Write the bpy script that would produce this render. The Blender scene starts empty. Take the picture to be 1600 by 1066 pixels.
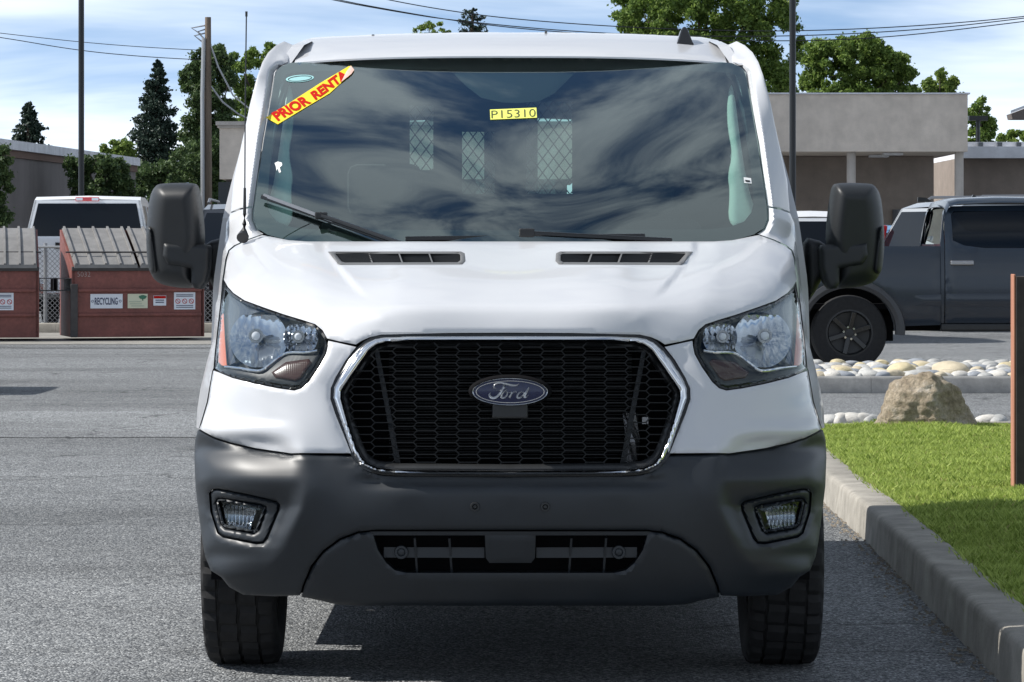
import bpy, bmesh, math, random
import numpy as np
from mathutils import Vector, Matrix
from mathutils.geometry import delaunay_2d_cdt
rng = np.random.default_rng(7); random.seed(7)
SC = bpy.context.scene
COL = SC.collection
R = math.radians
# ---------------------------------------------------------------- camera
F = 5333.0; HZ = 383.0; CH = 1.33; CX = 797.5      # focal length in photo pixels, horizon row, camera height, van axis column
cam = bpy.data.cameras.new('camera'); camo = bpy.data.objects.new('camera', cam); COL.objects.link(camo)
camo.location = (0, 0, CH); camo.rotation_euler = (R(90), 0, 0)
cam.sensor_width = 36; cam.lens = 36 * F / 1600; cam.shift_y = (HZ - 533) / 1600
cam.clip_start = .1; cam.clip_end = 5000
SC.camera = camo
# ---------------------------------------------------------------- sky and sun
SUN_EL, SUN_AZ = 42.0, 273.0
W = bpy.data.worlds.new('World'); SC.world = W; W.use_nodes = True
nt = W.node_tree; N = nt.nodes; L = nt.links; N.clear()
def nd(t, **k):
    n = N.new(t)
    for a, b in k.items(): setattr(n, a, b)
    return n
sky = nd('ShaderNodeTexSky', sky_type='NISHITA', sun_disc=False)
sky.sun_elevation = R(SUN_EL); sky.sun_rotation = R(SUN_AZ)
sky.air_density = 1.0; sky.dust_density = 0.1; sky.ozone_density = 2.5; sky.altitude = 300
tc = nd('ShaderNodeTexCoord'); sep = nd('ShaderNodeSeparateXYZ'); L.new(tc.outputs['Generated'], sep.inputs[0])
def mth(op, a, b=None):
    n = nd('ShaderNodeMath', operation=op)
    for i, v in enumerate((a, b)):
        if v is None: continue
        if isinstance(v, (int, float)): n.inputs[i].default_value = v
        else: L.new(v, n.inputs[i])
    return n.outputs[0]
zz = mth('ADD', mth('MAXIMUM', sep.outputs[2], 0.0), 0.035)
u = mth('DIVIDE', sep.outputs[0], zz); v = mth('DIVIDE', sep.outputs[1], zz)
def cloud(su, sv, off, detail, rough, lo, hi, dist=.6):
    c = nd('ShaderNodeCombineXYZ'); L.new(mth('MULTIPLY', u, su), c.inputs[0]); L.new(mth('ADD', mth('MULTIPLY', v, sv), off), c.inputs[1])
    n = nd('ShaderNodeTexNoise'); n.inputs['Scale'].default_value = 1; n.inputs['Detail'].default_value = detail
    n.inputs['Roughness'].default_value = rough; n.inputs['Distortion'].default_value = dist
    L.new(c.outputs[0], n.inputs['Vector'])
    m = nd('ShaderNodeMapRange', interpolation_type='SMOOTHSTEP'); m.inputs['From Min'].default_value = lo; m.inputs['From Max'].default_value = hi
    L.new(n.outputs[0], m.inputs[0]); return m.outputs[0]
low = cloud(.22, .20, 14.2, 6, .55, .26, .60, .5)          # long streaks that band towards the horizon
hi_ = cloud(4.2, 5.4, 2.6, 8, .57, .36, .62, .9)      # wisps overhead
wz = nd('ShaderNodeMapRange'); wz.inputs['From Min'].default_value = .15; wz.inputs['From Max'].default_value = .5; L.new(sep.outputs[2], wz.inputs[0])
mixc = nd('ShaderNodeMix', data_type='FLOAT'); L.new(wz.outputs[0], mixc.inputs[0]); L.new(low, mixc.inputs[2]); L.new(hi_, mixc.inputs[3])
dens = mth('MULTIPLY', mixc.outputs[0], .80)
# look the clear sky up a little higher so that the blue reaches the horizon, as in the photograph
lift = nd('ShaderNodeCombineXYZ'); L.new(sep.outputs[0], lift.inputs[0]); L.new(sep.outputs[1], lift.inputs[1]); L.new(mth('ADD', mth('MULTIPLY', sep.outputs[2], .82), .20), lift.inputs[2])
nrm = nd('ShaderNodeVectorMath', operation='NORMALIZE'); L.new(lift.outputs[0], nrm.inputs[0]); L.new(nrm.outputs[0], sky.inputs['Vector'])
hs = nd('ShaderNodeHueSaturation'); hs.inputs['Saturation'].default_value = 1.06; L.new(sky.outputs[0], hs.inputs['Color'])
mx = nd('ShaderNodeMix', data_type='RGBA'); L.new(dens, mx.inputs[0]); L.new(hs.outputs[0], mx.inputs[6]); mx.inputs[7].default_value = (7.6, 8.2, 8.8, 1)
bg = nd('ShaderNodeBackground'); bg.inputs[1].default_value = .08
# air brightens towards the horizon
hz = mth('ADD', 1.0, mth('MULTIPLY', mth('POWER', mth('SUBTRACT', 1.0, mth('MAXIMUM', sep.outputs[2], 0.0)), 6.0), 0.85))
hm = nd('ShaderNodeVectorMath', operation='SCALE'); L.new(mx.outputs[2], hm.inputs[0]); L.new(hz, hm.inputs['Scale']); L.new(hm.outputs[0], bg.inputs[0])
wo = nd('ShaderNodeOutputWorld'); L.new(bg.outputs[0], wo.inputs[0])
sun = bpy.data.lights.new('sun', 'SUN'); sun.energy = 5.0; sun.angle = R(.53); sun.color = (1, .96, .90)
suno = bpy.data.objects.new('sun', sun); COL.objects.link(suno)
sd = Vector((math.sin(R(SUN_AZ)) * math.cos(R(SUN_EL)), math.cos(R(SUN_AZ)) * math.cos(R(SUN_EL)), math.sin(R(SUN_EL))))
suno.rotation_euler = (-sd).to_track_quat('-Z', 'Y').to_euler(); suno.location = (-20, 10, 20)
SC.view_settings.view_transform = 'Standard'; SC.view_settings.look = 'None'; SC.view_settings.gamma = 1
SC.view_settings.exposure = 0.35
SC.render.engine = 'CYCLES'
# ---------------------------------------------------------------- materials
def mat(name, col, rough=.5, metal=0, spec=.5, coat=0, var=None, bump=None, emit=None, trans=0, var2=None):
    """var=(scale, amount): soft colour variation; bump=(scale, strength, distance)"""
    m = bpy.data.materials.new(name); m.use_nodes = True
    t = m.node_tree; b = t.nodes['Principled BSDF']
    b.inputs['Base Color'].default_value = (*col, 1); b.inputs['Roughness'].default_value = rough
    b.inputs['Metallic'].default_value = metal; b.inputs['Specular IOR Level'].default_value = spec
    b.inputs['Coat Weight'].default_value = coat; b.inputs['Coat Roughness'].default_value = .04
    co = t.nodes.new('ShaderNodeTexCoord')
    def noise(sc, det=5, rg=.6):
        n = t.nodes.new('ShaderNodeTexNoise'); n.inputs['Scale'].default_value = sc; n.inputs['Detail'].default_value = det; n.inputs['Roughness'].default_value = rg
        t.links.new(co.outputs['Object'], n.inputs['Vector']); return n.outputs[0]
    last = None
    for vv in (var, var2):
        if not vv: continue
        mr = t.nodes.new('ShaderNodeMapRange'); mr.inputs['From Min'].default_value = .3; mr.inputs['From Max'].default_value = .7
        mr.inputs['To Min'].default_value = 1 - vv[1]; mr.inputs['To Max'].default_value = 1 + vv[1]
        t.links.new(noise(vv[0]), mr.inputs[0])
        mm = t.nodes.new('ShaderNodeMix'); mm.data_type = 'RGBA'; mm.blend_type = 'MULTIPLY'; mm.inputs[0].default_value = 1
        if last: t.links.new(last, mm.inputs[6])
        else: mm.inputs[6].default_value = (*col, 1)
        t.links.new(mr.outputs[0], mm.inputs[7]); last = mm.outputs[2]
    if last: t.links.new(last, b.inputs['Base Color'])
    if bump:
        bn = t.nodes.new('ShaderNodeBump'); bn.inputs['Strength'].default_value = bump[1]; bn.inputs['Distance'].default_value = bump[2]
        t.links.new(noise(bump[0]), bn.inputs['Height']); t.links.new(bn.outputs[0], b.inputs['Normal'])
    if emit: b.inputs['Emission Color'].default_value = (*emit[0], 1); b.inputs['Emission Strength'].default_value = emit[1]
    return m
def glassmat(name, tint, refl=1.0, rough=.0):
    """a thin pane: tinted see-through plus Fresnel mirror"""
    m = bpy.data.materials.new(name); m.use_nodes = True; t = m.node_tree; t.nodes.clear()
    o = t.nodes.new('ShaderNodeOutputMaterial'); mx = t.nodes.new('ShaderNodeMixShader')
    tr = t.nodes.new('ShaderNodeBsdfTransparent'); tr.inputs[0].default_value = (*tint, 1)
    gl = t.nodes.new('ShaderNodeBsdfGlossy'); gl.inputs['Roughness'].default_value = rough; gl.inputs['Color'].default_value = (.88, .98, .96, 1)
    fr = t.nodes.new('ShaderNodeFresnel'); fr.inputs[0].default_value = 1.5
    geo = t.nodes.new('ShaderNodeNewGeometry')
    # same Fresnel seen from either face of the pane
    ior = t.nodes.new('ShaderNodeMapRange'); ior.inputs['To Min'].default_value = 1.5; ior.inputs['To Max'].default_value = 1 / 1.5
    t.links.new(geo.outputs['Backfacing'], ior.inputs[0]); t.links.new(ior.outputs[0], fr.inputs[0])
    mu = t.nodes.new('ShaderNodeMath'); mu.operation = 'MULTIPLY'; mu.inputs[1].default_value = refl; mu.use_clamp = True
    t.links.new(fr.outputs[0], mu.inputs[0]); t.links.new(mu.outputs[0], mx.inputs[0])
    t.links.new(tr.outputs[0], mx.inputs[1]); t.links.new(gl.outputs[0], mx.inputs[2]); t.links.new(mx.outputs[0], o.inputs[0])
    return m
def leafmat(name, c1, c2, trans=.3):
    m = bpy.data.materials.new(name); m.use_nodes = True; t = m.node_tree; t.nodes.clear()
    o = t.nodes.new('ShaderNodeOutputMaterial'); g = t.nodes.new('ShaderNodeNewGeometry')
    cr = t.nodes.new('ShaderNodeMix'); cr.data_type = 'RGBA'; cr.inputs[6].default_value = (*c1, 1); cr.inputs[7].default_value = (*c2, 1)
    t.links.new(g.outputs['Random Per Island'], cr.inputs[0])
    d = t.nodes.new('ShaderNodeBsdfPrincipled'); d.inputs['Roughness'].default_value = .55; d.inputs['Specular IOR Level'].default_value = .3
    tl = t.nodes.new('ShaderNodeBsdfTranslucent'); mx = t.nodes.new('ShaderNodeMixShader'); mx.inputs[0].default_value = trans
    t.links.new(cr.outputs[2], d.inputs['Base Color']); t.links.new(cr.outputs[2], tl.inputs[0])
    t.links.new(d.outputs[0], mx.inputs[1]); t.links.new(tl.outputs[0], mx.inputs[2]); t.links.new(mx.outputs[0], o.inputs[0])
    return m
M = {}
M['white'] = mat('van white paint', (.55, .56, .58), .30, coat=.5, var=(1.5, .02))
M['plastic'] = mat('grey moulded plastic', (.007, .011, .016), .47, spec=.6, var=(9, .12), var2=(60, .08), bump=(900, .12, .0003))
M['black'] = mat('black plastic', (.016, .017, .018), .45, var=(20, .15))
M['mirror_black'] = mat('grained black plastic', (.011, .013, .015), .50, var=(25, .1), bump=(700, .25, .0004))
M['gloss_black'] = mat('gloss black', (.010, .011, .012), .2)
M['matte_black'] = mat('matte black', (.006, .006, .007), .9, spec=.1)
M['frit'] = mat('black ceramic border', (.012, .012, .014), .35)
M['chrome'] = mat('chrome', (.78, .79, .80), .06, 1)
M['dull_chrome'] = mat('reflector chrome', (.42, .44, .47), .08, 1)
M['steel'] = mat('dull steel', (.35, .35, .36), .4, 1)
M['rubber'] = mat('tyre rubber', (.022, .022, .023), .8, spec=.25, var=(30, .2), bump=(200, .3, .002))
M['amber'] = mat('amber plastic', (.75, .20, .04), .25, coat=.4)
M['amber_dark'] = mat('deep amber lens', (.045, .016, .009), .25)
M['orange_reflector'] = mat('orange side reflector', (.58, .15, .06), .25)
M['blue'] = mat('badge blue', (.004, .010, .055), .3, coat=.3)
M['vent_grey'] = mat('vent bezel grey', (.13, .13, .13), .45)
M['windscreen'] = glassmat('windscreen glass', (.62, .84, .78), 3.8)
M['sideglass'] = glassmat('side glass', (.55, .68, .64), 1.2)
M['lens'] = glassmat('lamp lens', (.93, .95, .96), .85)
M['darkglass'] = mat('privacy glass', (.004, .006, .009), .04, spec=.35)
M['interior'] = mat('dark interior plastic', (.018, .019, .021), .7, var=(15, .2))
M['trim'] = mat('pale pillar trim', (.62, .64, .60), .7, var=(30, .05))
M['seat'] = mat('dark seat cloth', (.022, .023, .026), .9, var=(60, .2))
M['yellow'] = mat('yellow card', (.80, .60, .02), .6, var=(8, .04))
M['red'] = mat('red print', (.48, .012, .008), .8, spec=.1)
M['paleyellow'] = mat('yellow note', (.75, .78, .15), .6)
M['ink'] = mat('dark ink', (.05, .06, .03), .6)
M['teal'] = mat('pale teal sticker', (.30, .55, .56), .5)
M['paper'] = mat('white paper', (.78, .79, .78), .6)
# ---------------------------------------------------------------- objects
def tag(o, label=None, cat=None, group=None, kind=None):
    if label: o['label'] = label
    if cat: o['category'] = cat
    if group: o['group'] = group
    if kind: o['kind'] = kind
    return o
def empty(name, loc, rz=0, label=None, cat=None, group=None):
    o = bpy.data.objects.new(name, None); COL.objects.link(o); o.location = loc; o.rotation_euler = (0, 0, rz); o.empty_display_size = .2
    return tag(o, label, cat, group)
def root_loc(p):
    l = Vector((0, 0, 0))
    while p is not None: l += p.location; p = p.parent
    return l
def mesh_obj(name, V, Fs, m, parent=None, smooth=True, local=False, sharp=35, uvattr=None):
    """V in world metres unless local; parents are translated only when local is False"""
    V = np.asarray(V, float)
    if parent is not None and not local: V = V - np.array(root_loc(parent))
    me = bpy.data.meshes.new(name); me.from_pydata(V.tolist(), [], Fs); me.materials.append(m)
    if smooth:
        me.polygons.foreach_set('use_smooth', [True] * len(me.polygons)); me.set_sharp_from_angle(angle=R(sharp))
    o = bpy.data.objects.new(name, me); COL.objects.link(o)
    if parent is not None: o.parent = parent
    return o
def big_mesh(name, V, idx, nper, m, parent=None, local=False):
    """many faces of nper corners each, straight from arrays"""
    V = np.asarray(V, np.float32)
    if parent is not None and not local: V = V - np.array(root_loc(parent), np.float32)
    idx = np.asarray(idx, np.int32).ravel(); nf = len(idx) // nper
    me = bpy.data.meshes.new(name); me.vertices.add(len(V)); me.vertices.foreach_set('co', V.ravel())
    me.loops.add(len(idx)); me.loops.foreach_set('vertex_index', idx)
    me.polygons.add(nf); me.polygons.foreach_set('loop_start', np.arange(0, nf * nper, nper, dtype=np.int32))
    me.update(calc_edges=True); me.materials.append(m)
    o = bpy.data.objects.new(name, me); COL.objects.link(o)
    if parent is not None: o.parent = parent
    return o
class MB:
    """collects simple solids, then links them as one mesh"""
    def __init__(s): s.V = []; s.F = []
    def add(s, V, Fs):
        b = len(s.V); s.V += [tuple(map(float, v)) for v in V]; s.F += [[i + b for i in f] for f in Fs]; return s
    def box(s, c, d, rot=None, taper=(1, 1)):
        x, y, z = (q / 2 for q in d); V = []
        for sx, sy, sz in ((-1,-1,-1),(1,-1,-1),(1,1,-1),(-1,1,-1),(-1,-1,1),(1,-1,1),(1,1,1),(-1,1,1)):
            k = taper if sz > 0 else (1, 1)
            p = Vector((sx * x * k[0], sy * y * k[1], sz * z))
            if rot is not None: p = rot @ p
            V.append(p + Vector(c))
        return s.add(V, [(0,3,2,1),(4,5,6,7),(0,1,5,4),(1,2,6,5),(2,3,7,6),(3,0,4,7)])
    def bar(s, a, b, w, h, up=(0, 0, 1)):
        a = Vector(a); b = Vector(b); d = b - a
        z = d.normalized(); x = Vector(up).cross(z)
        if x.length < 1e-5: x = Vector((1, 0, 0))
        x.normalize(); y = z.cross(x)
        return s.box((a + b) / 2, (w, h, d.length), Matrix((x, y, z)).transposed())
    def tube(s, pts, r, n=8, cap=True):
        pts = [Vector(p) for p in pts]; rs = r if hasattr(r, '__len__') else [r] * len(pts)
        V = []; up = Vector((0, 0, 1))
        for i, p in enumerate(pts):
            d = (pts[min(i + 1, len(pts) - 1)] - pts[max(i - 1, 0)]).normalized()
            x = d.cross(up)
            if x.length < .05: x = d.cross(Vector((0, 1, 0)))
            x.normalize(); y = x.cross(d)
            for k in range(n):
                t = 2 * math.pi * k / n; V.append(p + (x * math.cos(t) + y * math.sin(t)) * rs[i])
        Fs = [(i*n+k, i*n+(k+1) % n, (i+1)*n+(k+1) % n, (i+1)*n+k) for i in range(len(pts)-1) for k in range(n)]
        if cap: Fs += [tuple(range(n))[::-1], tuple((len(pts)-1)*n+k for k in range(n))]
        return s.add(V, Fs)
    def lathe(s, prof, c, axis='x', n=32, cap=False):
        """prof: (along axis, radius)"""
        V = []
        for a, r in prof:
            for k in range(n):
                t = 2 * math.pi * k / n; q = (r * math.cos(t), r * math.sin(t))
                p = (a, *q) if axis == 'x' else ((q[0], a, q[1]) if axis == 'y' else (*q, a))
                V.append(Vector(p) + Vector(c))
        Fs = [(i*n+k, i*n+(k+1) % n, (i+1)*n+(k+1) % n, (i+1)*n+k) for i in range(len(prof)-1) for k in range(n)]
        if cap: Fs += [tuple(range(n)), tuple((len(prof)-1)*n+k for k in range(n))]
        return s.add(V, Fs)
    def prism(s, poly, y0, y1, plane='xz'):
        """poly in (x,z) pushed from y0 to y1 (numbers or functions of z)"""
        f0 = y0 if callable(y0) else (lambda x, z: y0); f1 = y1 if callable(y1) else (lambda x, z: y1)
        n = len(poly); V = [(x, f0(x, z), z) for x, z in poly] + [(x, f1(x, z), z) for x, z in poly]
        if plane == 'yz': V = [(b, a, c) for a, b, c in V]
        return s.add(V, [tuple(range(n))[::-1], tuple(range(n, 2*n))] + [(i, (i+1) % n, n+(i+1) % n, n+i) for i in range(n)])
    def build(s, name, m, parent=None, smooth=False, local=False, bevel=0, sharp=35):
        o = mesh_obj(name, s.V, s.F, m, parent, smooth, local, sharp)
        bm = bmesh.new(); bm.from_mesh(o.data); bmesh.ops.recalc_face_normals(bm, faces=bm.faces); bm.to_mesh(o.data); bm.free()
        if bevel:
            md = o.modifiers.new('bevel', 'BEVEL'); md.width = bevel; md.segments = 2; md.limit_method = 'ANGLE'; md.angle_limit = R(40)
        return o
def copy_tree(o, parent=None):
    c = o.copy(); COL.objects.link(c); c.parent = parent
    for ch in list(o.children): copy_tree(ch, c)
    return c
# ---------------------------------------------------------------- outlines and panels
def resample(pts, step, closed=True):
    pts = np.asarray(pts, float); P = np.vstack([pts, pts[:1]]) if closed else pts; out = []
    for a, b in zip(P[:-1], P[1:]):
        n = max(1, int(np.ceil(np.linalg.norm(b - a) / step)))
        out += [a + (b - a) * i / n for i in range(n)]
    if not closed: out.append(P[-1])
    return np.array(out)
def chaikin(pts, k=2, closed=True):
    P = np.asarray(pts, float)
    for _ in range(k):
        if closed:
            Q = np.roll(P, -1, 0); P = np.stack([P * .75 + Q * .25, P * .25 + Q * .75], 1).reshape(-1, 2)
        else:
            A = P[:-1]; B = P[1:]; Q = np.stack([A * .75 + B * .25, A * .25 + B * .75], 1).reshape(-1, 2); P = np.vstack([P[:1], Q[1:-1], P[-1:]])
    return P
def inside(pt, poly):
    x, y = pt[:, 0][:, None], pt[:, 1][:, None]; a = poly; b = np.roll(poly, -1, 0)
    c = ((a[:, 1] > y) != (b[:, 1] > y))
    with np.errstate(divide='ignore', invalid='ignore'):
        xi = (b[:, 0] - a[:, 0]) * (y - a[:, 1]) / (b[:, 1] - a[:, 1]) + a[:, 0]
    return (c & (x < xi)).sum(1) % 2 == 1
def bdist(pt, loops, closed=True):
    d = np.full(len(pt), 1e9)
    for lp in loops:
        lp = np.asarray(lp, float)
        A, B = (lp, np.roll(lp, -1, 0)) if closed else (lp[:-1], lp[1:])
        AB = B - A; l2 = (AB ** 2).sum(1) + 1e-12
        for s in range(0, len(pt), 4000):
            p = pt[s:s + 4000, None, :]
            t = np.clip(((p - A) * AB).sum(2) / l2, 0, 1)
            d[s:s + 4000] = np.minimum(d[s:s + 4000], np.sqrt((((A + t[..., None] * AB) - p) ** 2).sum(2)).min(1))
    return d
def tri2d(outer, holes, step):
    lo, hi = outer.min(0), outer.max(0); h = step * .866
    g = np.array([(x + (step / 2 if j % 2 else 0), y) for j, y in enumerate(np.arange(lo[1], hi[1], h)) for x in np.arange(lo[0], hi[0], step)])
    loops = [outer] + holes
    if len(g):
        k = inside(g, outer)
        for q in holes: k &= ~inside(g, q)
        g = g[k]
        if len(g): g = g[bdist(g, loops) > step * .45]
    pts = []; edges = []
    for lp in loops:
        b = len(pts); pts += lp.tolist(); n = len(lp); edges += [(b + i, b + (i + 1) % n) for i in range(n)]
    nb = len(pts); pts += g.tolist()
    V, E, Fs, *_ = delaunay_2d_cdt([Vector(p) for p in pts], edges, [], 0, 1e-6)
    V = np.array([tuple(q) for q in V]); T = np.array([f for f in Fs if len(f) == 3])
    c = V[T].mean(1); k = inside(c, outer)
    for q in holes: k &= ~inside(c, q)
    return V, T[k]
def panel(name, outer, fn, m, parent, holes=(), step=6, thick=.02, edge=.003, edge_px=2.5, back=(0, 1, 0), rstep=None, toward=(0, 0, CH), smooth_outline=0, sharp=40, local=False):
    """a sheet of metal, plastic or glass with its own rim: outline in 2-D, fn puts it in space"""
    outer = np.asarray(outer, float); holes = [np.asarray(h, float) for h in holes]
    if smooth_outline: outer = chaikin(outer, smooth_outline)
    rs = rstep or step
    outer = resample(outer, rs); holes = [resample(h, rs) for h in holes]
    V2, T = tri2d(outer, holes, step); d = bdist(V2, [outer] + holes)
    V = fn(V2); bk = np.array(back, float)
    if edge: V = V + bk * (edge * (1 - np.clip(d / edge_px, 0, 1)) ** 2)[:, None]
    n = np.cross(V[T[:, 1]] - V[T[:, 0]], V[T[:, 2]] - V[T[:, 0]]); c = V[T].mean(1)
    if toward is not None:
        if ((np.array(toward) - c) * n).sum() < 0: T = T[:, ::-1]
    elif (n * -bk).sum() < 0: T = T[:, ::-1]
    Fs = T.tolist(); V = V.tolist()
    if thick:
        cnt = {}
        for f in Fs:
            for i in range(3):
                a, b = f[i], f[(i + 1) % 3]
                if (b, a) in cnt: del cnt[(b, a)]
                else: cnt[(a, b)] = 1
        mp = {}
        for a, b in cnt:
            for q in (a, b):
                if q not in mp: mp[q] = len(V); V.append([V[q][i] + bk[i] * thick for i in range(3)])
        Fs += [[b, a, mp[a], mp[b]] for a, b in cnt]
    return mesh_obj(name, V, Fs, m, parent, True, local, sharp)
def proj(px, py, y):
    """photo pixel at a known distance -> place"""
    px, py, y = np.broadcast_arrays(np.asarray(px, float), np.asarray(py, float), np.asarray(y, float))
    return np.stack([(px - 800) * y / F, y, CH - (py - HZ) * y / F], -1)
def at(px, py, y): return Vector(proj(px, py, y))
def ground_y(py, z=0): return (CH - z) * F / (py - HZ)
class RBF:
    """smooth depth through measured points (thin plate)"""
    def __init__(s, pts, smooth=1e-3):
        p = np.array(pts, float); s.c = p[:, :2] / 100; n = len(p)
        K = s.k(s.c) + np.eye(n) * smooth; Q = np.hstack([np.ones((n, 1)), s.c])
        A = np.block([[K, Q], [Q.T, np.zeros((3, 3))]]); s.w = np.linalg.solve(A, np.r_[p[:, 2], 0, 0, 0])
    def k(s, x):
        r2 = ((x[:, None, :] - s.c[None]) ** 2).sum(2) + 1e-9; return .5 * r2 * np.log(r2)
    def __call__(s, x):
        x = np.asarray(x, float) / 100; return s.k(x) @ s.w[:-3] + s.w[-3] + x @ s.w[-2:]
def sst(x, a, b):
    t = np.clip((x - a) / (b - a), 0, 1); return t * t * (3 - 2 * t)
def text2d(s, bold=0):
    """flat letter faces, baseline at 0, as (verts, faces, width, height)"""
    cu = bpy.data.curves.new('t', 'FONT'); cu.body = s; cu.resolution_u = 3; cu.offset = bold; cu.fill_mode = 'FRONT'
    o = bpy.data.objects.new('t', cu); COL.objects.link(o)
    dg = bpy.context.evaluated_depsgraph_get(); me = bpy.data.meshes.new_from_object(o.evaluated_get(dg))
    V = np.array([v.co[:2] for v in me.vertices]); Fs = [list(p.vertices) for p in me.polygons]
    bpy.data.objects.remove(o); bpy.data.curves.remove(cu); bpy.data.meshes.remove(me)
    V -= V.min(0); return V, Fs, V[:, 0].max(), V[:, 1].max()
def lettering(name, s, fn, m, parent, bold=0):
    """fn maps unit box coordinates (0..1 along, 0..1 up) to places"""
    V, Fs, w, h = text2d(s, bold); return mesh_obj(name, fn(V / np.array([w, h])), Fs, m, parent, False)
# ================================================================ THE VAN
VX = (CX - 800) * 10.4 / F
van = empty('cargo_van', (VX, 10.88, 0), 0, 'white cargo van with dark grey bumper facing the viewer, price tag across its windscreen', 'van')
def mir(P): P = np.array(P, float).copy(); P[:, 0] = 2 * CX - P[:, 0]; return P
def sym(half): h = np.asarray(half, float); return np.vstack([h, mir(h)[::-1][1:-1] if (h[0, 0] == CX and h[-1, 0] == CX) else mir(h)[::-1]])
# ---- measured depth of bumper, nose and bonnet
RIDGE = ([600, 655, 690, 710, 740, 790, 850, 880], [440, 345, 331, 326, 319, 327, 352, 372])
def ridge(a, py):
    ar = np.interp(py, *RIDGE); w = sst(py, 665, 708) * (1 - sst(py, 860, 905))
    t = (a - ar) / 5.0; return .0013 * 5.0 * np.logaddexp(0, t) * w
Px = [0, .3, .55, .7, .8, .88, .93, .96]; Po = [0, .012, .045, .10, .165, .26, .36, .47]
ctl = []
for py, y0 in ((960, 10.0), (920, 9.94), (860, 9.885), (800, 9.862), (755, 9.86), (715, 9.885), (655, 9.915), (605, 9.938), (575, 9.952)):
    k = 1 - .05 * (max(0, 640 - py) / 65)
    for X, o in zip(Px, Po):
        y = y0 + o; a = X * k * F / y
        ctl.append((a, py, y))
for py, row in ((545, ((0, 9.965), (200, 9.99), (293, 10.04), (380, 10.17), (430, 10.31), (462, 10.48))),
                (512, ((0, 9.985), (200, 10.01), (290, 10.08), (380, 10.25), (430, 10.42), (457, 10.60))),
                (497, ((0, 10.002), (200, 10.02))),
                (480, ((0, 10.035), (200, 10.055), (300, 10.16), (370, 10.30), (420, 10.47), (452, 10.66))),
                (455, ((0, 10.19), (200, 10.205), (300, 10.28), (380, 10.43), (430, 10.60), (448, 10.72))),
                (428, ((0, 10.40), (200, 10.41), (300, 10.46), (380, 10.58), (430, 10.73), (447, 10.83))),
                (403, ((0, 10.61), (200, 10.62), (300, 10.66), (380, 10.76), (425, 10.88), (444, 10.95))),
                (378, ((0, 10.84), (200, 10.85), (300, 10.88), (380, 10.95), (412, 11.02), (440, 11.1)))):
    ctl += [(a, py, y) for a, y in row]
def nosekink(a, py):   # where the bonnet breaks down towards the grille
    w = 1 - sst(a, 190, 330); t = (478.5 - py) / 3.5; return .0050 * 3.5 * np.logaddexp(0, t) * w * 1.0
ctl = [(a, p, y - float(ridge(np.array(a), np.array(p))) - float(nosekink(np.array(float(a)), np.array(float(p))))) for a, p, y in ctl]
rb = RBF(ctl + [(-a, p, y) for a, p, y in ctl if a > 1], 2e-3)
DOME = np.array([(290, 340), (287, 395), (262, 425), (232, 460), (205, 474), (170, 478), (0, 478.5)], float); DOMEP = np.vstack([DOME, DOME[::-1] * [-1, 1]])
def body(V2):
    a = np.abs(V2[:, 0] - CX); py = V2[:, 1]; q = np.stack([a, py], 1)
    y = rb(q) + ridge(a, py) + nosekink(a, py)
    m = (py < 520) & (py > 370)
    if m.any():
        qq = q[m]; ins = inside(qq, DOMEP); d = bdist(qq, [DOMEP[:-1]], False) * np.where(ins, 1, -1)
        y[m] -= .028 * sst(d, -4, 4) * (1 - sst(py[m], 436, 472))
        # shallow hollow in front of each vent
        y[m] += .008 * np.exp(-((a[m] - 180) / 80) ** 2 - ((py[m] - 428) / 16) ** 2)
    ar = np.interp(py, *RIDGE); c = sst((a - ar) / (22 + 75 * (1 - sst(py, 675, 712))), -.15, 1)
    # the corner's upper shelf leans back, then the surface tucks in above the fog lamp and flares again below it
    sh = lambda q: np.interp(q, [560, 640, 690, 738, 750, 776, 795, 820, 846, 860, 880, 905], [0, .016, .034, -.005, -.007, .018, .034, .030, .010, -.002, .004, 0])
    y += c * (sh(py - 6) + sh(py - 3) + sh(py) + sh(py + 3) + sh(py + 6)) / 5
    # centre of bumper rolls in under the grille; soft shoulder round the grille
    y += (1 - c) * .018 * np.exp(-((py - 752) / 10) ** 2) * sst(-a, -260, -200)
    g = np.array([(278, 600), (245, 715), (200, 745), (0, 748), (0, 515), (205, 518), (255, 545)], float)
    m2 = (py > 500) & (py < 725) & (a < 340)
    if m2.any(): y[m2] += .010 * np.exp(-(bdist(q[m2], [g], True) / 16) ** 2) * sst(a[m2], 200, 250) * sst(py[m2], 530, 560)
    return y
def bmap(off=0.0): return lambda V2: proj(V2[:, 0], V2[:, 1], body(V2) + off)
HL = [(350.6, 440.7), (354.5, 449.6), (363.5, 459.4), (381, 471), (410, 481.7), (443.7, 493.3), (470.4, 501.3), (491.8, 508.4), (502.5, 517.3), (508.4, 527), (510.5, 540.5), (507.9, 553), (497, 572.6), (481, 595.8), (470.4, 605.6), (459.7, 609), (434.8, 605.6), (399, 598.4), (363.5, 589.5), (343.9, 581.5), (335, 575.3), (336.7, 554.8), (341, 515.6), (345.7, 474.6)]
HLa = np.array(HL)
def shrink(P, k):
    P = np.asarray(P, float); a = np.roll(P, 1, 0); b = np.roll(P, -1, 0); t = b - a; n = np.stack([-t[:, 1], t[:, 0]], 1); n /= np.linalg.norm(n, axis=1)[:, None] + 1e-9
    ar = ((P[:, 0] * np.roll(P[:, 1], -1)) - (np.roll(P[:, 0], -1) * P[:, 1])).sum()
    return P + n * k * (1 if ar > 0 else -1)
HLo = shrink(HLa, -1.8)
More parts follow.
